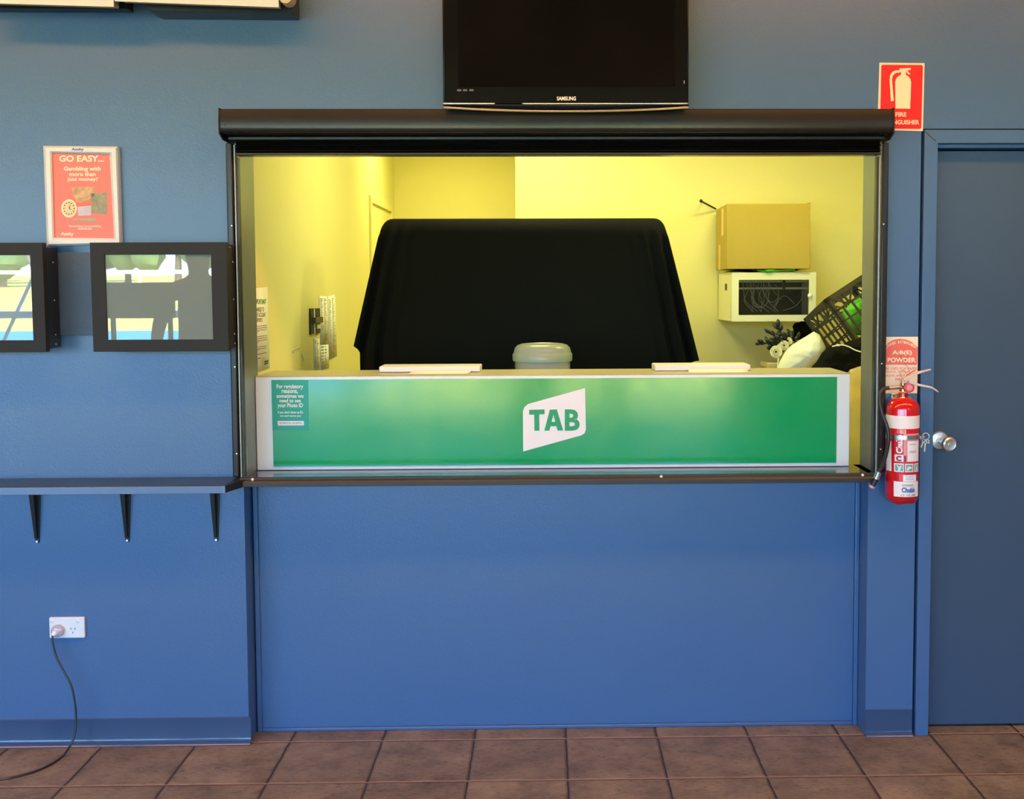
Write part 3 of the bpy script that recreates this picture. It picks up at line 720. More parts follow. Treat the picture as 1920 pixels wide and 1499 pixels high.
# ------------------------------------------------------------------ signs
sg = thing('fire_extinguisher_sign', (1.155, -.001, 2.0), 'red fire extinguisher sign with cream pictogram above the door frame corner', 'sign')
mb = MB(); cs = [(1649, 117.5), (1733.5, 118.5), (1730.5, 246), (1645, 244)]
mb.prism(cs, lambda u, v: at(u, v, -.003), lambda u, v: Vector((at(u, v, -.003).x, 0, at(u, v, -.003).z))); mb.build('sign_plate', m_signedge, parent=sg, smooth=False)
f = px(-.0036)
MB().flat([(1652.5, 123), (1655, 121.5), (1728, 122), (1730.5, 124), (1727.5, 240), (1725, 242), (1650, 241)], f).build('red_field', m_redsign, parent=sg)
f = px(-.0042)
mb = MB()
mb.flat([(1679, 203.5), (1678.5, 154), (1680, 148), (1684, 143), (1689, 140.5), (1689.5, 136), (1686.5, 134), (1686.8, 128.5), (1707.8, 127.5), (1707.8, 131), (1698.5, 133), (1698.5, 140.5), (1703, 143), (1707, 148), (1708.5, 154), (1706.5, 204)], f)
mb.flat([(1698, 133.6), (1702.5, 133.6), (1707.5, 140), (1703, 139.6)], f)
hose = [(1687, 131.5, 134.5), (1680, 132, 136), ]
ho = [(1687, 131.8), (1679, 132), (1673, 135), (1669, 141), (1668, 150), (1670.5, 190)]
hi = [(1687, 136.2), (1681, 136.5), (1676.5, 139), (1673.6, 143), (1672.6, 150), (1675.8, 189)]
mb.add([f(*p) for p in ho+hi], [(k, k+1, 7+k, 6+k) for k in range(5)])
mb.build('pictogram', m_creamink, parent=sg)
MB().text('FIRE', (1679, 219, 1699.5, 210.5), f, bold=.03).build('lettering', m_signedge, parent=sg)
MB().text('EXTINGUISHER', (1654, 233.5, 1723.5, 225), f, bold=.03).build('lettering', m_signedge, parent=sg)

ab = thing('extinguisher_type_sign', (1.166, -.001, 1.14), 'cream and red A:B(E) POWDER sign behind the extinguisher handle', 'sign')
A0, A1, AZ1, AZ0 = at(1660, 632, -.002).x, at(1721.5, 632, -.002).x, at(1690, 632, -.002).z, at(1690, 738, -.002).z
MB().box(A0, A1, -.002, 0, AZ0, AZ1).build('sign_plate', m_signedge, parent=ab)
f = px(-.0028)
mb = MB(); mb.flat([(1660, 684), (1660, 650), (1666, 642.5), (1675, 637.5), (1687, 635.5), (1699, 637), (1710, 642), (1721, 652), (1719.5, 684.5)], f); mb.build('red_arch', m_redfade, parent=ab)
f2 = px(-.0034)
mb = MB(); mb.text('A:B(E)', (1673, 667, 1710, 657.5), f2, bold=.03); mb.text('POWDER', (1664, 680, 1717, 671), f2, bold=.03)
cc, rr_ = (1689, 684), 42.5
ts = 'COLOURED EXTINGUISHER'
for k, ch in enumerate(ts):
    if ch == ' ': continue
    an = R(-52+104*(k+.5)/len(ts))
    def g(a, b, an=an):
        r = rr_+(b); x = (a)
        return f2(cc[0]+(r)*math.sin(an)+x*math.cos(an), cc[1]-r*math.cos(an)+x*math.sin(an)) if False else f2(cc[0]+r*math.sin(an)+x*math.cos(an), cc[1]-r*math.cos(an)+x*math.sin(an))
    if abs(rr_*math.sin(an)) < 29.5: mb.text(ch, (-1.4, -2.4, 1.4, 2.4), g, bold=.02)
mb.build('arch_lettering', m_creamink, parent=ab)
mb = MB()
for s_, r_ in (('BE USED FOR PAPER', (1660.5, 693.5, 1720, 689)), ('WOOD, TEXTILES', (1660.5, 700, 1706, 695.5)), ('LIQUID, AND FLAM', (1660.5, 707, 1706, 702.5)), ('FIRES', (1679, 714, 1697, 709.5))):
    mb.text(s_, r_, f2, bold=.01)
mb.build('lettering', m_redfade, parent=ab)

# ------------------------------------------------------------------ fire extinguisher
EX, EY, ER = 1.1495, -.068, .0522
eb, et = at(1694, 949, EY-ER).z, at(1698, 752, EY-ER).z
fe = thing('fire_extinguisher', (EX, EY, eb), 'red fire extinguisher with white band hung beside the door frame', 'fire extinguisher')
H = et-eb
n_ = 48
prof = [(.0, .012), (.018, .010), (.030, .002), (.038, .0), (.046, .006), (ER-.001, .022), (ER, .032), (ER, H-.03), (ER-.003, H-.016), (ER-.012, H-.004), (ER-.025, H+.004), (.022, H+.006), (.0, .0+H+.006)]
def cyl(prof, c, name, m, par):
    return MB().lathe(prof, c, n=n_, cap=False).build(name, m, parent=par)
cb = (EX, EY, eb)
body = MB().lathe(prof, cb, n=n_, cap=False)
for v in body.v:      # petalled foot
    if v.z < eb+.012:
        an = math.atan2(v.y-EY, v.x-EX); rr = math.hypot(v.x-EX, v.y-EY)
        v.z += .004*(.5+.5*math.sin(4*an+.9))*min(1, rr/.03)
body = body.build('cylinder', m_ext, parent=fe)
body.name = 'extinguisher_body'; ORG[body.name] = ORG[fe.name]
nz = at(1700, 741, EY-.02).z
cyl([(.0, H), (.0155, H), (.0155, nz-eb+.004), (.013, nz-eb+.006), (0, nz-eb+.006)], cb, 'neck', m_ext, fe)
cyl([(.0, 0), (.0215, 0), (.0215, .0025), (0, .0025)], (EX, EY, eb+H+.006), 'neck_ring', m_brass, fe)
def onc(rad):      # photo pixel columns to the front of the cylinder
    def g(u, v):
        p = at(u, v, EY-ER); s_ = max(-.99, min(.99, (p.x-EX)/ER)); an = math.asin(s_)
        return Vector((EX+rad*math.sin(an), EY-rad*math.cos(an), p.z))
    return g
def label_patch(name, u0, u1, v0, v1, m, rad, par=None, n=10):
    g = onc(rad); mb = MB(); mb.grid(lambda i, j: g(u0+(u1-u0)*i, v0+(v1-v0)*j), n, 1); return mb.build(name, m, parent=par or fe)
def ringband(name, v0, v1, rad, m, th=.0008):
    z0 = at(1697, v0, EY-ER).z-eb; z1 = at(1697, v1, EY-ER).z-eb
    return MB().lathe([(ER-.001, z0), (rad, z0), (rad, z1), (ER-.001, z1)], cb, n=n_, cap=False).build(name, m, parent=fe)
ringband('white_band', 805, 781, ER+.0006, m_whiteink)
ringband('holding_strap', 825, 817.5, ER+.002, m_steel)
lb = label_patch('main_label', 1680, 1725.5, 814, 867, m_pink, ER+.0009)
label_patch('instruction_panel', 1701.5, 1724.5, 828, 866, m_whiteink, ER+.0013, lb)
g = onc(ER+.0018)
label_patch('label_stripe', 1680, 1694.5, 814, 853, m_maroon2, ER+.0013, lb)
mb = MB(); mb.text('Chubb', (1682.5, 851, 1693, 816), g, bold=.045, rot=True)
mb.build('label_brand_lettering', m_whiteink, parent=lb)
label_patch('brand_logo', 1681, 1694, 854, 866, m_whiteink, ER+.0014, lb)
g2 = onc(ER+.0022)
mb = MB(); mb.grid(lambda i, j: g2(1687.5+(4.9-2.6*j)*math.cos(R(30+300*i)), 860.5+(5.2-2.8*j)*math.sin(R(30+300*i))), 20, 1); mb.build('brand_logo_mark', m_maroon, parent=lb)
label_patch('label_bar', 1695, 1699, 855, 867, m_maroon, ER+.0016, lb, 2)
mb = MB()
for v in (833, 846, 848.5): mb.grid(lambda i, j: g(1705+13*i, v+1.4*j), 8, 1)
mb.build('small_print', m_greyink, parent=lb)
for i, (u0, u1) in enumerate(((1679.5, 1695), (1697, 1712.5), (1714.5, 1725))):
    k_ = label_patch('pictogram_tile', u0, u1, 870, 886, m_whiteink, ER+.0010)
    label_patch('pictogram_field', u0+1.6, u1-1.6 if i < 2 else u1-.8, 872, 884, m_tealsq, ER+.0016, k_, 6)
    g3 = onc(ER+.0022); mb = MB(); c_ = (u0+u1)/2
    if i == 0: mb.flat([(c_-3, 872.5), (c_-.5, 877), (c_+3, 873), (c_+4, 875), (c_+1, 884), (c_-2, 884), (c_-1.6, 878.5), (c_-4, 874)], g3)
    elif i == 1: mb.flat([(c_-4.5, 878), (c_-2, 874.5), (c_+3.5, 876), (c_+5, 879), (c_, 880), (c_-3, 884), (c_-5, 882)], g3)
    else: mb.flat([(c_, 873), (c_+3, 874.5), (c_+1, 878), (c_+3, 882), (c_-1, 884), (c_-2.4, 880), (c_-1, 877)], g3)
    mb.build('pictogram_figure', mat('pale_print', (.78, .88, .86), rough=.5), parent=k_)
label_patch('side_label', 1666.2, 1676, 829.5, 886, m_whitebox, ER+.0009)
k_ = label_patch('red_tag', 1687, 1696, 890, 903, mat('bright_red_print', (.85, .05, .10), rough=.4), ER+.0009)
k_ = label_patch('service_tag', 1693.5, 1719, 891, 903.5, m_whiteink, ER+.0013)
g = onc(ER+.0022)
mb = MB()
for v in (893, 896, 899): mb.grid(lambda i, j: g(1698+15*i, v+1.1*j), 8, 1)
mb.build('service_print', mat('light_blue_print', (.4, .6, .85), rough=.5), parent=k_)
k_ = label_patch('bottom_label', 1679, 1724, 904, 932.5, m_whiteink, ER+.0011)
MB().text('Chubb', (1691, 924, 1715.5, 914.5), g, bold=.035).build('bottom_brand_lettering', m_blueink, parent=k_)
MB().text('12 15 08', (1690, 931, 1716, 927.5), g).build('date_print', m_ink, parent=k_)
mb = MB()
for k in range(9): mb.flat([(1692+k*2.3, 908.5), (1693.4+k*2.3, 908.5), (1693.4+k*2.3, 912.5), (1692+k*2.3, 912.5)], g)
mb.build('barcode', m_greyink, parent=k_)
# valve
vz = at(1697, 728, EY-.02).z
MB().lathe([(.0, -.012), (.012, -.012), (.012, .0), (.009, .004), (.009, .014), (0, .014)], (EX, EY, vz), n=20, cap=False).build('valve_body', m_brass, parent=fe)
p0 = at(1690, 726, EY-.01); p1 = at(1667, 728, EY-.01)
MB().tube([(EX, EY-.01, vz), p0], .006, 12).build('hose_outlet', m_brass, parent=fe)
MB().tube([p0, p1], .0065, 14).build('hose_ferrule', m_steel, parent=fe)
gp = at(1705.5, 727.5, EY-.03)
gg = MB().lathe([(0, 0), (.0165, 0), (.0172, .003), (.0165, .008), (.0150, .0085), (0, .0085)], (gp.x, EY-.020, gp.z), (.1, -1, .05), n=28, cap=False).build('gauge', mat('gauge_red', (.62, .10, .14), rough=.3), parent=fe)
MB().lathe([(0, 0), (.010, 0), (0, .0006)], (gp.x+.0005, EY-.0290, gp.z), (.1, -1, .05), n=24, cap=False).build('gauge_face', m_pink, parent=gg)
def lever(pts, wd, name):      # flat strip lever through points (u,v,Y) with widths
    mb = MB(); P = smooth_path([at(u, v, Y) for u, v, Y in pts], 6); n = len(P)
    W = [wd[0]+(wd[1]-wd[0])*k/(n-1) for k in range(n)]
    vs = []
    for p, w_ in zip(P, W): vs += [p+Vector((0, -.009, w_)), p+Vector((0, -.009, -w_)), p+Vector((0, .009, -w_)), p+Vector((0, .009, w_))]
    mb.add(vs, [(i*4+k, i*4+(k+1) % 4, i*4+4+(k+1) % 4, i*4+4+k) for i in range(n-1) for k in range(4)]+[(0, 1, 2, 3), (n*4-1, n*4-2, n*4-3, n*4-4)])
    return mb.build(name, mat('pale_steel_lever', (.86, .84, .78), rough=.3, metal=.5), parent=fe, bevel=.001)
lever([(1690, 715, EY-.02), (1703, 708, EY-.02), (1722, 699, EY-.02), (1744, 693, EY-.02)], (.0062, .0022), 'top_lever')
lever([(1703, 716, EY-.02), (1722, 722, EY-.02), (1742, 726, EY-.02), (1751, 730, EY-.02), (1758, 735, EY-.02)], (.0045, .0022), 'carry_handle')
MB().tube([at(1700, 704, EY-.03), at(1716, 694.5, EY-.03)], .0016, 8).build('safety_pin', m_redink, parent=fe)
MB().tube(smooth_path([at(1697, 717, EY-.03), at(1690, 706, EY-.03), at(1687, 698, EY-.032), at(1693, 695, EY-.032), at(1700, 701, EY-.03)], 6), .0006, 6).build('pin_ring', m_brass, parent=fe)
MB().tube([at(1686, 664, -.006), at(1706, 697, EY-.02)], .0005, 6).build('pull_wire', m_blackmt, parent=fe)
# hose
hp = [p1]+[at(u, v, Y) for u, v, Y in ((1658, 729.5, -.078), (1651.5, 738, -.085), (1649.5, 752, -.09), (1654, 775, -.098), (1663, 800, -.105), (1666, 822, -.108), (1663, 845, -.105), (1656, 870, -.098), (1648, 886, -.092))]
hs = MB().tube(smooth_path(hp, 8), .0062, 12).build('hose', m_rubber, parent=fe)
n0 = at(1648, 885, -.092); n1 = at(1643, 898, -.088)
MB().tube([n0, n1], [.0095, .0105], 16).build('nozzle_collar', m_steel, parent=fe)
n2 = at(1636, 911, -.084); MB().tube([n1, n2], [.0095, .0085], 8).build('nozzle', m_blackmt, parent=fe)
n3 = at(1634, 914.5, -.083); MB().tube([n2, n3], [.0095, .0095], 8).build('nozzle_tip', m_pink, parent=fe)
# wall bracket of the extinguisher
eh = thing('extinguisher_hook', (EX-.02, -.01, at(1683, 748, -.02).z), 'bright metal wall hook behind the extinguisher neck', 'hook')
a = at(1671, 738, -.03); b = at(1687, 757, -.03)
MB().box(a.x, b.x, -.034, 0, b.z, a.z).build('hook_plate', m_chrome, parent=eh, bevel=.002)
MB().box(EX-.02, EX+.02, EY+ER+.001, 0, at(1690, 825, -.01).z, at(1690, 800, -.01).z).build('back_bracket', m_blackmt, parent=eh)
bkl = at(1730, 822, EY-.01)
MB().box(bkl.x-.010, bkl.x+.006, EY-.014, EY-.010, bkl.z-.006, bkl.z+.007).build('strap_buckle', m_steel, parent=eh, bevel=.001)
# keys
ky = thing('key_ring', tuple(at(1736, 850, EY)), 'steel key ring with keys hanging between extinguisher and door knob', 'keys')
rc = at(1736, 818.5, EY-.008)
MB().tube([(rc.x+.0105*math.cos(R(a)), rc.y+.002*math.sin(R(a)), rc.z+.0105*math.sin(R(a))) for a in range(0, 361, 15)], .0011, 8, cap=False).build('ring', m_key, parent=ky)
def key(u0, v0, u1, v1, name):
    a = at(u0, v0, EY-.009); b = at(u1, v1, EY-.006); d = (b-a).normalized(); s = Vector((-d.z, 0, d.x)); mb = MB(); L_ = (b-a).length
    mb.lathe([(.0035, -.0008), (.0060, -.0008), (.0060, .0008), (.0035, .0008), (.0035, -.0008)], a+d*.006, (0, -1, 0), n=16, cap=False)
    poly = [(.0105, -.0028), (L_-.003, -.0028), (L_, 0), (L_-.002, .0022), (L_-.006, .0012), (L_-.009, .0026), (L_-.013, .0014), (.0105, .0024)]
    mb.prism(poly, lambda t, w_: a+d*t+s*w_+Vector((0, -.0008, 0)), lambda t, w_: a+d*t+s*w_+Vector((0, .0008, 0)))
    mb.build(name, m_key, parent=ky)
key(1735.5, 826, 1733.5, 848, 'key'); key(1737, 825, 1743, 832, 'key'); key(1733, 823, 1727, 840, 'key')

# ------------------------------------------------------------------ inner room: left wall items
def onL(off):      # plane mapping on the left wall of the inner room: pixel -> point
    def g(u, v):
        d = FW+(u-PX)/F*RT-(v-PY)/F*UP; k = (IW+off-EYEPOS.x)/d.x; return EYEPOS+d*k
    return g
ip = thing('important_notice', tuple(onL(.001)(490, 700)), 'white IMPORTANT notice taped to the yellow wall at the left window edge', 'notice')
MB().flat([(474, 541), (501.5, 538.5), (506, 690), (476, 700)], onL(.002)).build('notice_sheet', m_paper, parent=ip, solid=.0006)
g = onL(.003)
MB().text('IMPORTANT', (477.5, 570.5, 499, 561), g, bold=.03).build('heading_lettering', m_greenink, parent=ip)
mb = MB()
for s_, r_ in (('CHANGES TO', (478, 584.5, 495, 576.5)), ('UBET ACCOUNT', (478.5, 594.5, 498, 586.5)), ('DEPOSITS', (479.5, 604, 492, 597))): mb.text(s_, r_, g)
for v, n in ((611, 4), (630.5, 4), (650, 3)):
    for k in range(n):
        e = 500.5 if k < n-1 else 485.5; mb.flat([(480.5, v+1.2+3.9*k), (e, v-1.6+3.9*k), (e, v-.9+3.9*k), (480.5, v+2.0+3.9*k)], g)
mb.flat([(481, 665.5), (500, 661), (500, 661.8), (481, 666.4)], g); mb.flat([(481, 672.5), (489, 671), (489, 672), (481, 673.6)], g)
mb.flat([(496, 677.5), (504, 675.5), (503, 678), (496.5, 680), (496.5, 682), (503, 679.8), (502.5, 682), (496, 684.5)], g)
mb.build('notice_print', m_ink, parent=ip)
lt = thing('switch_cluster', tuple(onL(.01)(590, 628)), 'pair of dark wall switches with white strips beside the taped lists', 'switch')
def Lbox(u0, u1, v0, v1, off, name, m, par):
    g = onL(.0); a = g(u0, v0); b = g(u1, v1)
    return MB().box(IW+.0005, IW+off, a.y, b.y, b.z, a.z).build(name, m, parent=par, bevel=.001)
Lbox(579, 586, 579, 626, .008, 'dark_plate', m_blackpl, lt); Lbox(588.5, 597.5, 579, 625, .008, 'dark_plate', m_blackpl, lt)
Lbox(585.9, 588.6, 580, 626, .007, 'white_strip', m_white, lt)
Lbox(583, 597.5, 596, 605, .020, 'dark_knob', m_blackmt, lt)
Lbox(591, 597, 609, 616, .010, 'white_button', m_white, lt)
def sheet(name, quad, label, cols):
    t = MB().flat(quad, onL(.002)).build(name, m_paper, solid=.0006, org=tuple(onL(.002)(*quad[3]))); tag(t, label, 'paper', 'paper lists taped to the inner left wall')
    mb = MB(); mb.m = 0; g = onL(.003); rnd = random.Random(len(label))
    (ax, ay), (bx, by), (cx, cy), (dx, dy) = quad
    def q(s, r): 
        x = (ax+(bx-ax)*s)*(1-r)+(dx+(cx-dx)*s)*r; y = (ay+(by-ay)*s)*(1-r)+(dy+(cy-dy)*s)*r; return g(x, y)
    for k in range(cols):
        r = .05+.88*k/cols
        for s0, s1 in ((.1, .1+rnd.uniform(.15, .35)), (.55, .55+rnd.uniform(.1, .35))):
            mb.m = 1 if rnd.random() < .12 else 0
            mb.add([q(s0, r), q(s1, r), q(s1, r+.35/cols), q(s0, r+.35/cols)], [(0, 1, 2, 3)])
    mb.build('handwriting', [mat('faint_ink', (.25, .24, .17), rough=.7), m_redink], parent=t)
sheet('handwritten_list', [(599, 555), (614, 556), (616, 646), (601, 646)], 'narrow taped handwritten list right of the dark switches', 28)
sheet('handwritten_list', [(615, 556), (628, 553), (632, 668), (617, 675)], 'rightmost and longest taped paper list on the yellow wall', 34)
sheet('handwritten_list', [(589, 634), (599, 636), (600.5, 694), (589.5, 695)], 'small printed list taped below the dark switches', 20)
sheet('handwritten_list', [(600, 648), (616, 646), (617, 690), (602, 694)], 'crumpled taped note below the first handwritten list', 7)
mb = MB(); g = onL(.0025)
mb.flat([(548, 659), (549.5, 655.5), (563, 650), (563, 653), (551, 657.5), (550, 663), (548.3, 663)], g); mb.flat([(567, 662), (568.5, 661), (570.5, 677), (569.2, 677)], g)
tag(mb.build('tape_scrap', m_paper, solid=.0004), 'torn scraps of old tape low on the yellow left wall', 'tape')

# ------------------------------------------------------------------ draped object
DY = 1.08
dc = thing('draped_cloth', (-.09, DY, 1.18), 'large black cloth draped over a wide stand inside the room', 'cloth')
tl, tr_, bl, br = at(722, 412, DY), at(1241, 410, DY), at(671, 641, DY-.1), at(1304, 672, DY-.1)
ZT = tl.z; ZB = at(1000, 705, DY).z-.05
def drape_front(i, j):
    # i across (0..1, incl. side flare), j down
    s = i*2-1
    xt = tl.x+(tr_.x-tl.x)*i
    k = j
    if s < -.90: k = min(k, .725+.045*(s+1)/.03 if s < -.97 else .77+(s+.97)*4)
    if s > .88: k = min(k, .82+.05*(1-s)/.08 if s > .92 else .87+(.92-s)*3)
    xl = tl.x+(bl.x-tl.x)*min(1.03, k/.725); xr = tr_.x+(br.x-tr_.x)*min(1.03, k/.82)
    x = xl+(xr-xl)*i
    rc_ = .035                                   # rounded top corners
    z = ZT-(ZT-ZB)*k
    e = max(0, abs(s)-.90)/.10
    z -= .020*e**4*(1-k)
    fold = 0
    ed = max(0, abs(s)-.72)/.28
    fold = .045*ed*math.sin(abs(s)*70)*k**.6 + .006*math.sin(i*23)*k
    y = DY-.06-.10*k*ed-fold-.035*min(1, k*12)
    if k < .03: y += .03*(1-k/.03)
    return Vector((x, y, z))
mb = MB(); mb.grid(drape_front, 110, 46)
def drape_top(i, j):
    p = drape_front(i, 0); return Vector((p.x, p.y+.22*j, p.z+.004*math.sin(math.pi*j)))
mb.grid(drape_top, 110, 6)
def drape_back(i, j):
    p = drape_front(i, j); q = drape_front(i, 0); return Vector((p.x*.99, q.y+.22+.02*j, p.z))
mb.grid(drape_back, 110, 20)
mb.build('cloth_sheet', m_cloth, parent=dc, solid=.003)
cv = thing('black_display_stand', (-.09, DY+.04, 0), 'black stand hidden under the draped black cloth', 'stand')
MB().box(at(677, 660, DY).x, at(1275, 680, DY).x, DY-.03, DY+.09, .03, 1.30).build('cabinet_body', m_cloth, parent=cv)
MB().box(tl.x+.04, tr_.x-.04, DY-.03, DY+.09, 1.30, ZT-.02).build('covered_screen', m_blackpl, parent=cv)
for x in (-.6, .45): MB().box(x-.05, x+.05, DY-.15, DY+.25, 0, .03).build('foot', m_blackmt, parent=cv)

# ------------------------------------------------------------------ rack cabinet, box
CF = 1.50
rk = thing('wall_rack_cabinet', (1.06, 1.7, 1.35), 'cream wall rack cabinet with dark window full of cables', 'cabinet')
cx0, cx1 = at(1372, 560, CF).x, at(1530, 560, CF).x; cz0, cz1 = at(1440, 603, CF).z, at(1440, 511, CF).z
mb = MB(); t_ = .008
mb.box(cx0, cx0+t_, CF+.02, JY, cz0, cz1); mb.box(cx1-t_, cx1, CF+.02, JY, cz0, cz1)
mb.box(cx0, cx1, CF+.02, JY, cz0, cz0+t_); mb.box(cx0, cx1, CF+.02, JY, cz1-t_, cz1)
mb.build('case', m_rack, parent=rk, bevel=.001)
MB().box(cx0+t_, cx1-t_, JY-.15, JY-.005, cz0+t_, cz1-t_).build('inside_back', m_rackin, parent=rk)
wx0, wx1, wz0, wz1 = at(1385, 560, CF).x, at(1517, 560, CF).x, at(1440, 591, CF).z, at(1440, 525, CF).z
rd_o = rrect(cx0, cz0, cx1, cz1, .004); rd_i = rrect(wx0, wz0, wx1, wz1, .004); n = len(rd_o); mb = MB()
vs = [(x, CF+.018, z) for x, z in rd_o]+[(x, CF, z) for x, z in rd_o]+[(x, CF, z) for x, z in rd_i]+[(x, CF+.018, z) for x, z in rd_i]
mb.add(vs, [(i*n+k, i*n+(k+1) % n, ((i+1) % 4)*n+(k+1) % n, ((i+1) % 4)*n+k) for i in range(4) for k in range(n)])
rdoor = mb.build('door', m_rack, parent=rk)
MB().box(wx0-.001, wx1+.001, CF+.008, CF+.010, wz0-.001, wz1+.001).build('window_pane', m_pane, parent=rdoor)
p = at(1519, 555, CF-.005)
MB().lathe([(0, 0), (.011, 0), (.011, .006), (.008, .010), (.003, .011), (.003, .014), (0, .014)], (p.x, CF, p.z), (0, -1, 0), n=20, cap=False).build('door_lock', m_white, parent=rdoor)
for z in (at(1440, 528, CF+.1).z, at(1440, 541, CF+.1).z):
    MB().box(cx0+.02, cx1-.02, CF+.08, CF+.09, z-.0045, z+.0045).build('rack_rail', m_rackrail, parent=rk)
for u in (1470,): MB().box(at(u-2, 540, CF+.07).x, at(u+2, 540, CF+.07).x, CF+.065, CF+.08, wz0+.12, wz1).build('rail_divider', m_blackmt, parent=rk)
rnd = random.Random(5)
for k in range(9):
    u = 1392+k*6+rnd.uniform(-2, 2)
    pp = [at(u, 527, CF+.05), at(u+rnd.uniform(-3, 4), 545, CF+.05), at(u+rnd.uniform(-4, 8), 565, CF+.055), at(u+rnd.uniform(0, 30), 585, CF+.06)]
    MB().tube(smooth_path(pp, 6), .0014, 6).build('network_cable', m_rackcable, parent=rk)
for cu, cv_, ru, rv in ((1421, 558, 12, 19), (1427, 555, 14, 22), (1448, 550, 12, 17)):
    MB().tube([at(cu+ru*math.cos(R(a)), cv_+rv*math.sin(R(a)), CF+.045+.01*math.sin(R(a))) for a in range(-70, 251, 14)], .0016, 6).build('network_cable', m_rackcable, parent=rk)
for pp in ([(1505, 541), (1503, 560), (1490, 575), (1468, 583)], [(1450, 575), (1470, 555), (1490, 570)], [(1440, 530), (1452, 548), (1460, 560), (1452, 580)]):
    MB().tube(smooth_path([at(u, v, CF+.05) for u, v in pp], 6), .0014, 6).build('network_cable', m_rackcable, parent=rk)
MB().box(cx0-.001, cx0+.001, CF+.14, CF+.19, at(1358, 545, CF).z, at(1358, 532, CF).z).build('side_vent', m_blackmt, parent=rk)
# bundle and cardboard box on the cabinet
mb = MB()
mb.grid(lambda i, j: Vector((cx0+.015+(cx1-cx0-.05)*i, CF+.03+.30*j, cz1+.0015+.014*(.5+.5*math.sin(i*9))*math.sin(math.pi*min(1, .2+j*.6)))), 30, 8)
mb.grid(lambda i, j: Vector((cx0+.015+(cx1-cx0-.05)*i, CF+.03+.30*j, cz1+.0015)), 30, 8)
tag(mb.build('black_cloth_bundle', m_cloth), 'flattened black cloth between the cardboard box and the rack cabinet', 'cloth')
mb = MB()
for k in range(4): mb.tube(smooth_path([at(1420+k*2, 507+k*.5, CF+.02), at(1440, 510.5-k, CF-.002-.003*k), at(1460, 508-k*.3, CF), at(1490, 504+k, CF+.02)], 6), .0042, 8)
tag(mb.build('green_strap', m_green), 'bright green folded strap sticking out below the cardboard box', 'strap')
bx = thing('cardboard_box', (1.04, CF+.18, cz1+.016), 'large brown cardboard box on top of the wall cabinet', 'box')
bz0 = cz1+.016; a = at(1364, 382, CF-.02); b = at(1520, 377, CF-.02)
bz1 = a.z; bx0 = a.x; bx1 = b.x
Mx = Matrix.Translation(Vector((bx0, CF-.01, 0))) @ Matrix.Rotation(R(-1.2), 4, 'Z') @ Matrix.Translation(Vector((-bx0, -(CF-.01), 0)))
MB().box(bx0, bx1, CF-.01, CF+.36, bz0, bz1, Mx).build('box_carton', m_card, parent=bx, bevel=.002)
mb = MB(); mb.box(bx0-.0008, bx0+.001, CF+.10, CF+.17, bz0+.16, bz1-.01, Mx); mb.box(bx0-.0008, bx0+.001, CF+.20, CF+.26, bz0, bz0+.12, Mx)
mb.build('tape_strip', m_tape, parent=bx)
MB().box(bx1-.002, bx1+.001, CF+.0, CF+.18, bz1-.002, bz1+.006, Mx).build('top_flap', m_card, parent=bx)
# hook rail on the wall
hk = thing('wall_rod', tuple(at(1326, 384, 1.88)), 'short black rod with knob end above the cardboard box corner', 'rod')
MB().tube([at(1314, 377, 1.80), at(1342, 392, 1.885)], .0042, 10).build('rod', m_blackmt, parent=hk)
MB().ball(at(1314.5, 377, 1.80), .0085).build('rod_knob', m_blackmt, parent=hk)
MB().tube([at(1314, 377, 1.80), at(1318, 379, 1.90)], .003, 8).build('rod_stem', m_blackmt, parent=hk)

# ------------------------------------------------------------------ desk with pile on the right
dk = thing('side_desk', (1.25, 1.2, 0), 'small wooden desk end behind the sign box at right', 'desk')
DZ = 1.04
MB().box(.92, 1.88, .70, 1.86, DZ-.03, DZ).build('desk_top', m_wood, parent=dk, bevel=.003)
for x, y in ((.95, .75), (1.85, .75), (.95, 1.81), (1.85, 1.81)): MB().box(x-.02, x+.02, y-.02, y+.02, 0, DZ-.03).build('leg', m_wood, parent=dk)
# little wooden box
a = at(1437, 681, 1.55); b = at(1462, 694, 1.55)
wb = thing('small_wooden_box', ((a.x+b.x)/2, 1.6, DZ), 'small open wooden box left of the white sack', 'box')
MB().box(a.x, b.x+.08, 1.52, 1.68, DZ, a.z-.02).build('box_body', m_wood, parent=wb, bevel=.002)
MB().box(a.x, b.x+.10, 1.51, 1.69, a.z-.02, a.z).build('box_lid', mat('pale_box_lid', (.72, .62, .34), rough=.5), parent=wb, bevel=.002)
# lumps: soft shapes spanned by a pixel outline
def blob(name, outline, Y, depth, m, label, cat, seed=0, amp=.012, inner=9, base=None):
    """closed pillow: outline pixels at distance Y, bulging to both sides; folds from noise"""
    P = [at(u, v, Y) for u, v in outline]
    if base is not None: P = [Vector((p.x, p.y, max(p.z, base))) for p in P]
    c = sum(P, Vector())/len(P); n = len(P); mb = MB(); vs = []; L_ = []
    PP = []
    for i in range(n):
        for k in range(5): PP.append(P[i].lerp(P[(i+1) % n], k/5))
    n = len(PP)
    for side in (-1, 1):
        vs = []
        for j in range(inner+1):
            t = j/inner
            for i in range(n):
                p = PP[i].lerp(c, t); h = math.sqrt(max(0, 1-(1-t)**2))*depth/2
                q = Vector((p.x*7, p.z*7, seed+side)); f_ = noise.noise(q*2.1)*amp*2+noise.noise(q*5)*amp
                vs.append(Vector((p.x, Y+side*(h+f_*min(1, t*3)), p.z)))
        mb.add(vs, [(j*n+i, j*n+(i+1) % n, (j+1)*n+(i+1) % n, (j+1)*n+i) for j in range(inner) for i in range(n)])
    o = mb.build(name, m, angle=180); tag(o, label, cat); return o
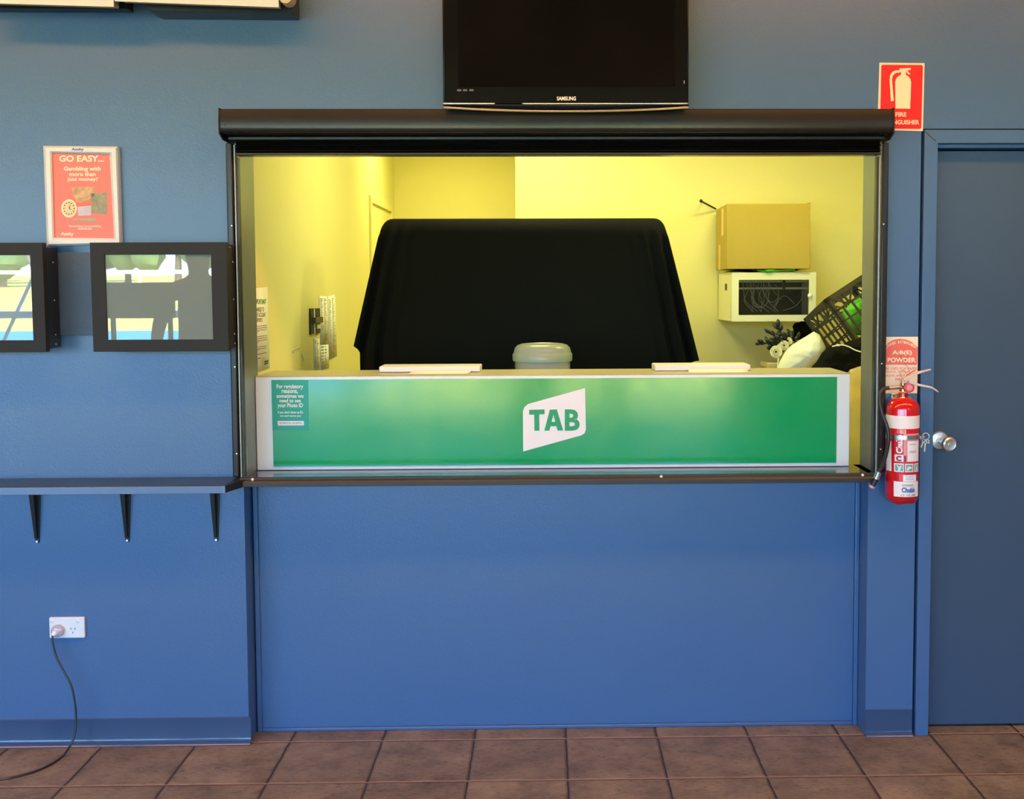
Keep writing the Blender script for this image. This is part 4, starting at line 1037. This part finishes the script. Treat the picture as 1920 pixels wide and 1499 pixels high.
blob('white_sack', [(1450, 706), (1462, 680), (1473, 660), (1484, 648), (1500, 638), (1526, 622), (1537, 628), (1548, 650), (1546, 664), (1533, 676), (1516, 690), (1500, 706)], 1.22, .20, m_bag, 'large pale cream sack leaning left of the black crate', 'sack', 3, .010, base=DZ)
blob('black_bin_bag', [(1489, 622), (1486, 612), (1490, 606), (1500, 604), (1504, 601), (1515, 603), (1524, 615), (1530, 640), (1520, 668), (1500, 668), (1488, 640)], 1.62, .12, m_cloth, 'dark rounded bag behind the crate corner, above the white sack', 'bag', 8, .012)
blob('black_jacket', [(1500, 712), (1516, 694), (1530, 680), (1541, 662), (1556, 648), (1575, 650), (1590, 640), (1612, 634), (1648, 638), (1660, 660), (1660, 704), (1628, 708), (1596, 716), (1560, 720)], .90, .15, m_cloth, 'crumpled black jacket heaped below the crate', 'jacket', 12, .028)
tag(MB().tube(smooth_path([at(1560, 650, .812), at(1577, 647, .805), (at(1590, 650, .805)), at(1604, 657, .805), at(1622, 662, .81), at(1640, 668, .82)], 6), .0026, 8).build('white_cable', m_white), 'thin white cable lying over the black jacket', 'cable')
# white sheet hanging at the right, yellow lamplight put into its colour
mb = MB()
xa = at(1594, 700, .62).x-.02; zt = at(1610, 699, .62)
def sh_(i, j):
    x = xa+.55*i; z = (1.185+.16*i)-(.60)*j
    f_ = noise.noise(Vector((x*9, z*6, 1)))*.03+abs(noise.noise(Vector((x*16+z*12, z*13, 4))))*.022
    return Vector((x, .56+f_+.02*i, z))
mb.grid(sh_, 40, 44); mb.grid(lambda i, j: sh_(i, 0)+Vector((0, .22*j, -.10*j)), 40, 6)
tag(mb.build('hanging_sheet', m_sheet, solid=.003), 'creased white sheet tinted lamp-yellow, hanging between sign box and right jamb', 'sheet')
# milk crate
def crate():
    t = thing('milk_crate', (0, 0, 0), 'black plastic milk crate tipped on its side on the heap', 'crate')
    S, Hh = .34, .27; bar = .011
    # local frame: near vertical edge at origin, a along +X, b along +Y, up +Z
    def side(name, M):
        mb = MB()
        def bx_(x0, x1, z0, z1, d=.008): mb.box(x0, x1, 0, d, z0, z1, M)
        bx_(0, S, Hh-.024, Hh, .014); bx_(0, S, 0, .018, .012)
        bx_(0, .026, 0, Hh, .010); bx_(S-.026, S, 0, Hh, .010)
        bx_(0, S, Hh-.088, Hh-.076)
        for k in range(1, 6): x = S*k/6; bx_(x-.0048, x+.0048, .018, Hh-.082)
        for z in (.07, .125): bx_(0, S, z-.004, z+.004)
        for k in range(4):      # zig-zag under the rim
            x0 = .026+(S-.052)*k/4; x1 = .026+(S-.052)*(k+1)/4; zA, zB = (Hh-.082, Hh-.02) if k % 2 else (Hh-.02, Hh-.082)
            mb.prism([(x0, zA), (x0+.009, zA), (x1, zB), (x1-.009, zB)], lambda x, z: M @ Vector((x, 0, z)), lambda x, z: M @ Vector((x, .007, z)))
        for k in (1, 3): x = .026+(S-.052)*k/4; bx_(x-.005, x+.005, Hh-.082, Hh-.02)
        mb.build(name, m_crate, parent=t)
    I = Matrix.Identity(4)
    side('crate_side', I)
    side('crate_side', Matrix.Translation((0, S, 0)) @ Matrix.Rotation(R(-90), 4, 'Z'))
    side('crate_side', Matrix.Translation((S, 0, 0)) @ Matrix.Rotation(R(90), 4, 'Z'))
    side('crate_side', Matrix.Translation((S, S, 0)) @ Matrix.Rotation(R(180), 4, 'Z'))
    mb = MB()
    for k in range(9): x = .01+(S-.02)*k/8; mb.box(x-.005, x+.005, .005, S-.005, 0, .008)
    for k in range(9): y = .01+(S-.02)*k/8; mb.box(.005, S-.005, y-.005, y+.005, 0, .008)
    mb.build('crate_floor', m_crate, parent=t)
    top = at(1546, 561, 1.10); bot = at(1592, 640, 1.10)
    up = (top-bot).normalized()
    b_ = (at(1508, 597, 1.36)-top).normalized(); up = (up-b_*up.dot(b_)).normalized(); a_ = b_.cross(up).normalized()
    Mw = Matrix((a_, b_, up)).transposed().to_4x4(); Mw.translation = top-up*Hh*.86
    Mw = Mw @ Matrix.Scale(.86, 4)
    t.matrix_world = Mw; return t, Mw
cr_, CM = crate()
mb = MB(); mb.ball(CM @ Vector((.17, .15, .10)), (.07, .07, .085)); 
for v in mb.v: v += Vector((0, 0, 0))+.03*Vector((noise.noise(v*20), noise.noise(v*20+Vector((5, 0, 0))), noise.noise(v*20+Vector((0, 7, 0)))))
tag(mb.build('green_bag', m_green), 'bright green bundled bag inside the black milk crate', 'bag')
# bouquet
bq = thing('artificial_bouquet', tuple(at(1470, 690, 1.40)), 'bouquet of cream roses with black leaves left of the white sack', 'flowers')
rnd = random.Random(11)
BY_ = 1.40
heart = at(1485, 650, BY_)
def leaf(mb, p, d, L_, w_):
    d = d.normalized(); s = d.cross(Vector((rnd.uniform(-.4, .4), -1, rnd.uniform(-.3, .3)))).normalized(); nrm = s.cross(d)
    pts_ = [(0, 0), (.3, .8), (.55, 1), (.8, .7), (1, 0)]
    vs = [p+d*L_*t+s*w_*k+nrm*L_*.12*math.sin(t*3) for t, k in pts_]+[p+d*L_*t-s*w_*k+nrm*L_*.12*math.sin(t*3) for t, k in pts_[1:-1]]
    mb.add(vs, [(0, 1, 5), (1, 2, 6, 5), (2, 3, 7, 6), (3, 4, 7)])
for (u, v), nl in (((1424, 640), 9), ((1442, 622), 8), ((1456, 611), 8), ((1480, 625), 9), ((1470, 634), 9), ((1450, 640), 9), ((1494, 630), 6), ((1446, 652), 7)):
    tip = at(u, v, BY_+rnd.uniform(-.04, .04)); mb = MB()
    path = smooth_path([heart, heart.lerp(tip, .5)+Vector((0, 0, -.01)), tip], 5); mb.tube(path, .0018, 6)
    for k in range(nl):
        t_ = .35+.65*k/nl; p = heart.lerp(tip, t_)+Vector((0, 0, -.006)); d = (tip-heart).normalized()+Vector((rnd.uniform(-.7, .7), rnd.uniform(-.5, .5), rnd.uniform(-.8, .9)))
        leaf(mb, p, d, rnd.uniform(.030, .048), rnd.uniform(.007, .011))
    mb.build('leaf_spray', m_leaf, parent=bq, solid=.0008)
def rose(u, v, r, Y):
    c = at(u, v, Y); mb = MB()
    for k, (rr, nn) in enumerate(((.35, 3), (.62, 5), (.95, 6))):
        for i in range(nn):
            an0 = 2*math.pi*i/nn+k*.7
            def pet(a, b, an0=an0, rr=rr, nn=nn):
                an = an0+(a-.5)*2*math.pi/nn*1.5; R_ = r*rr*(.55+.5*b**.7)
                return c+Vector((R_*math.cos(an), -r*.55*(1-rr*.6)*b+r*.2, R_*math.sin(an)))+Vector((0, -r*.18*math.sin(math.pi*a), 0))
            mb.grid(pet, 5, 4)
    mb.build('rose', m_petal, parent=bq, solid=.0015)
rose(1455, 660, .028, BY_-.06); rose(1470, 648, .022, BY_-.04); rose(1478, 640, .018, BY_-.03); rose(1462, 652, .016, BY_-.03)
MB().tube([at(1460, 672, BY_-.02), at(1459, 684, BY_-.02), tuple(Vector((at(1459, 684, BY_-.02).x, BY_-.02, DZ)))], .005, 8).build('stem_bundle', m_petal, parent=bq)

# ------------------------------------------------------------------ lamps (fixtures)
for lx, s_ in ((-3.2, 'leftmost'), (-1.75, 'second from the left'), (-.3, 'middle'), (1.15, 'fourth from the left'), (2.6, 'rightmost')):
    t = thing('ceiling_light', (lx, -1.15, 2.84), 'slim warm ceiling light of the public room, %s one' % s_, 'ceiling light', 'ceiling lights near the front wall')
    MB().box(lx-.66, lx+.66, -1.32, -.98, 2.845, 2.9).build('light_housing', m_white, parent=t, bevel=.004)
for (lx, ly), s_ in (((-.10, 1.3), 'middle'), ((.95, .9), 'right'), ((-.55, 2.85), 'rear')):  # right fixture goes with the added lamp
    t = thing('ceiling_light', (lx, ly, 2.52), 'small ceiling light of the inner room, %s one' % s_, 'ceiling light', 'ceiling lights in the inner room')
    MB().box(lx-.27, lx+.27, ly-.13, ly+.13, 2.51, 2.62).build('light_housing', m_white, parent=t, bevel=.004)

# ------------------------------------------------------------------ what the monitors mirror: behind the camera
def post(name, x, y, h, r, m, label):
    return tag(MB().box(x-r, x+r, y-r, y+r, -.1, h).build(name, m), label, 'post', 'verandah posts')
dbd = thing('display_board', (-3.42, -6.0, 0), 'grey display board on legs seen mirrored in the right wall monitor', 'board')
MB().box(-3.70, -3.14, -6.02, -5.98, 1.12, 1.42).build('board_panel', m_darkcl, parent=dbd)
for x in (-3.66, -3.18): MB().box(x-.015, x+.015, -6.02, -5.98, 0, 1.12).build('leg', m_darkcl, parent=dbd)
def chair(x, y, rz, label):
    t = thing('cafe_chair', (x, y, 0), label, 'chair', 'chairs mirrored in the wall monitors')
    MB().box(x-.21, x+.21, y-.21, y+.21, .62, .65).build('seat', m_darkcl, parent=t, bevel=.01)
    MB().box(x-.20, x+.20, y+.18, y+.21, .78, 1.10).build('backrest', m_darkcl, parent=t, bevel=.02)
    for sx_ in (-1, 1):
        for sy_ in (-1, 1):
            MB().tube([(x+sx_*.18, y+sy_*.18, .63), (x+sx_*.21, y+sy_*.21, 0)], .012, 8).build('leg', m_railw, parent=t)
        MB().tube([(x+sx_*.18, y+.19, .63), (x+sx_*.18, y+.20, 1.08)], .012, 8).build('back_post', m_railw, parent=t)
    t.rotation_euler = (0, 0, rz); return t
chair(-3.35, -5.0, .5, 'tall chair mirrored at the bottom of the right wall monitor')
chair(-4.45, -5.2, -.3, 'tall chair mirrored at the bottom of the left wall monitor')
tag(MB().box(-30, -3, -24, -13, -.12, -.08).build('blue_mat', m_bluegr), 'blue ground mat outside, mirrored in the wall monitors', 'mat')
def rail(y, x0, x1):
    t = thing('white_rail_fence', (0, y, -.12), 'white running rail across the lawn outside', 'fence')
    MB().box(x0, x1, y-.06, y+.06, 1.0, 1.22).build('rail', m_railw, parent=t)
    x = x0
    while x < x1: MB().box(x-.05, x+.05, y-.05, y+.05, -.12, 1.0).build('post', m_railw, parent=t); x += 3.0
rail(-62, -60, 10)
vr = thing('verandah_brace', (-6, -9.6, 0), 'crossed steel braces and posts on the verandah outside', 'brace')
for x in (-6.6, -5.3): MB().box(x-.05, x+.05, -9.65, -9.55, -.12, 2.9).build('post', m_railw, parent=vr)
MB().tube([(-6.55, -9.6, .3), (-5.35, -9.6, 2.7)], .022, 8).build('diagonal_brace', m_railw, parent=vr)
MB().tube([(-6.55, -9.58, 2.7), (-5.35, -9.58, .3)], .022, 8).build('diagonal_brace', m_sidewall, parent=vr)
MB().box(-9, -4.2, -9.64, -9.56, .95, 1.03).build('handrail', m_railw, parent=vr)
rnd = random.Random(3)
def tree(x, y, h):
    t = thing('tree', (x, y, -.12), 'leafy green tree in the row beyond the lawn', 'tree', 'trees beyond the lawn')
    MB().tube([(x, y, -.12), (x+.1, y, h*.5)], [.3, .2], 8).build('trunk', m_trunk, parent=t)
    mb = MB()
    for k in range(9):
        c_ = Vector((x+rnd.uniform(-1, 1)*h*.36, y+rnd.uniform(-1, 1)*h*.25, h*rnd.uniform(.30, .82))); r_ = h*rnd.uniform(.18, .27)
        o_ = len(mb.v); mb.ball(c_, r_, n=14)
        for v in mb.v[o_:]: v += (v-c_)*.35*noise.noise(v*.9)
    mb.build('crown', m_foliage, parent=t)
for k in range(36): tree(-104+k*4.2+rnd.uniform(-.4, .4), (-80, -93, -106)[k % 3]+rnd.uniform(-1, 1), (6.5, 7.6, 8.8)[k % 3]+rnd.uniform(-.4, .4))

# person near the camera, seen only as a dark shape in the right monitor
def person(px_, py_):
    V = []; E_ = []; Rr = []
    def v(x, y, z, r): V.append((x, y, z)); Rr.append(r); return len(V)-1
    def e(a, b): E_.append((a, b))
    pel = v(0, 0, .95, .15); ab_ = v(0, .0, 1.10, .135); ch_ = v(0, 0, 1.30, .155); up_ = v(0, .0, 1.42, .10); nk = v(0, .01, 1.50, .055); hd0 = v(0, .02, 1.58, .075); hd1 = v(0, .03, 1.67, .095); hd2 = v(0, .02, 1.74, .070)
    for a, b in ((pel, ab_), (ab_, ch_), (ch_, up_), (up_, nk), (nk, hd0), (hd0, hd1), (hd1, hd2)): e(a, b)
    for s in (-1, 1):
        hp = v(s*.10, 0, .88, .095); kn_ = v(s*.12, .02, .50, .062); an_ = v(s*.13, 0, .09, .040); to = v(s*.15, .14, .035, .035)
        for a, b in ((pel, hp), (hp, kn_), (kn_, an_), (an_, to)): e(a, b)
        sh__ = v(s*.19, 0, 1.40, .060)
        if s > 0: el = v(s*.40, .06, 1.22, .042); wr = v(s*.20, .26, 1.38, .028); pm = v(s*.15, .32, 1.42, .028); dirn = Vector((-.3, .6, .35))
        else: el = v(s*.27, -.02, 1.12, .042); wr = v(s*.26, .06, .88, .028); pm = v(s*.26, .08, .81, .028); dirn = Vector((0, .1, -1))
        for a, b in ((up_, sh__), (sh__, el), (el, wr), (wr, pm)): e(a, b)
        d = dirn.normalized(); sd = d.cross(Vector((1, 0, 0) if abs(d.x) < .9 else (0, 1, 0))).normalized()
        pmv = Vector(V[pm])
        for k, (o_, L_) in enumerate(((-1.5, .060), (-.5, .075), (.5, .070), (1.5, .055))):
            b0 = pmv+d*.035+sd*o_*.017; f0 = v(*b0, .009); f1 = v(*(b0+d*L_*.6+Vector((0, .006, 0))), .008); f2_ = v(*(b0+d*L_+Vector((0, .018, -.004))), .007)
            for a, b in ((pm, f0), (f0, f1), (f1, f2_)): e(a, b)
        th0 = v(*(pmv+sd*-.032), .010); th1 = v(*(pmv+sd*-.045+d*.035), .008); e(pm, th0); e(th0, th1)
    me = bpy.data.meshes.new('person'); me.from_pydata(V, E_, []); o = bpy.data.objects.new('person', me); C.objects.link(o)
    me.materials.append(m_darkcl)
    sk = o.modifiers.new('skin', 'SKIN'); sk.use_smooth_shade = True
    for k, q in enumerate(me.skin_vertices[0].data): q.radius = (Rr[k], Rr[k]); q.use_root = (k == 0)
    ss = o.modifiers.new('sub', 'SUBSURF'); ss.levels = 1; ss.render_levels = 1
    ORG['person'] = Vector((px_, py_, 0)); o.location = (px_, py_, 0)
    tag(o, 'person in dark clothes mirrored in the right wall monitor, one elbow raised', 'person')
    mb = MB(); mb.ball(Vector((px_, py_+.005, 1.72)), (.088, .095, .085)); mb.build('hair', m_tree_hair, parent=o)
    mb = MB()
    for s in (-1, 1): mb.ball(Vector((px_+s*.032, py_+.118, 1.675)), (.012, .006, .007), n=10)
    mb.build('eyes', m_ink, parent=o)
    MB().ball(Vector((px_, py_+.125, 1.645)), (.012, .02, .02), n=10).build('nose', m_skin, parent=o)
    MB().ball(Vector((px_, py_+.112, 1.605)), (.024, .008, .006), n=10).build('mouth', m_skin, parent=o)
    o.rotation_euler = (0, 0, R(-12))
person(-2.22, -3.75)
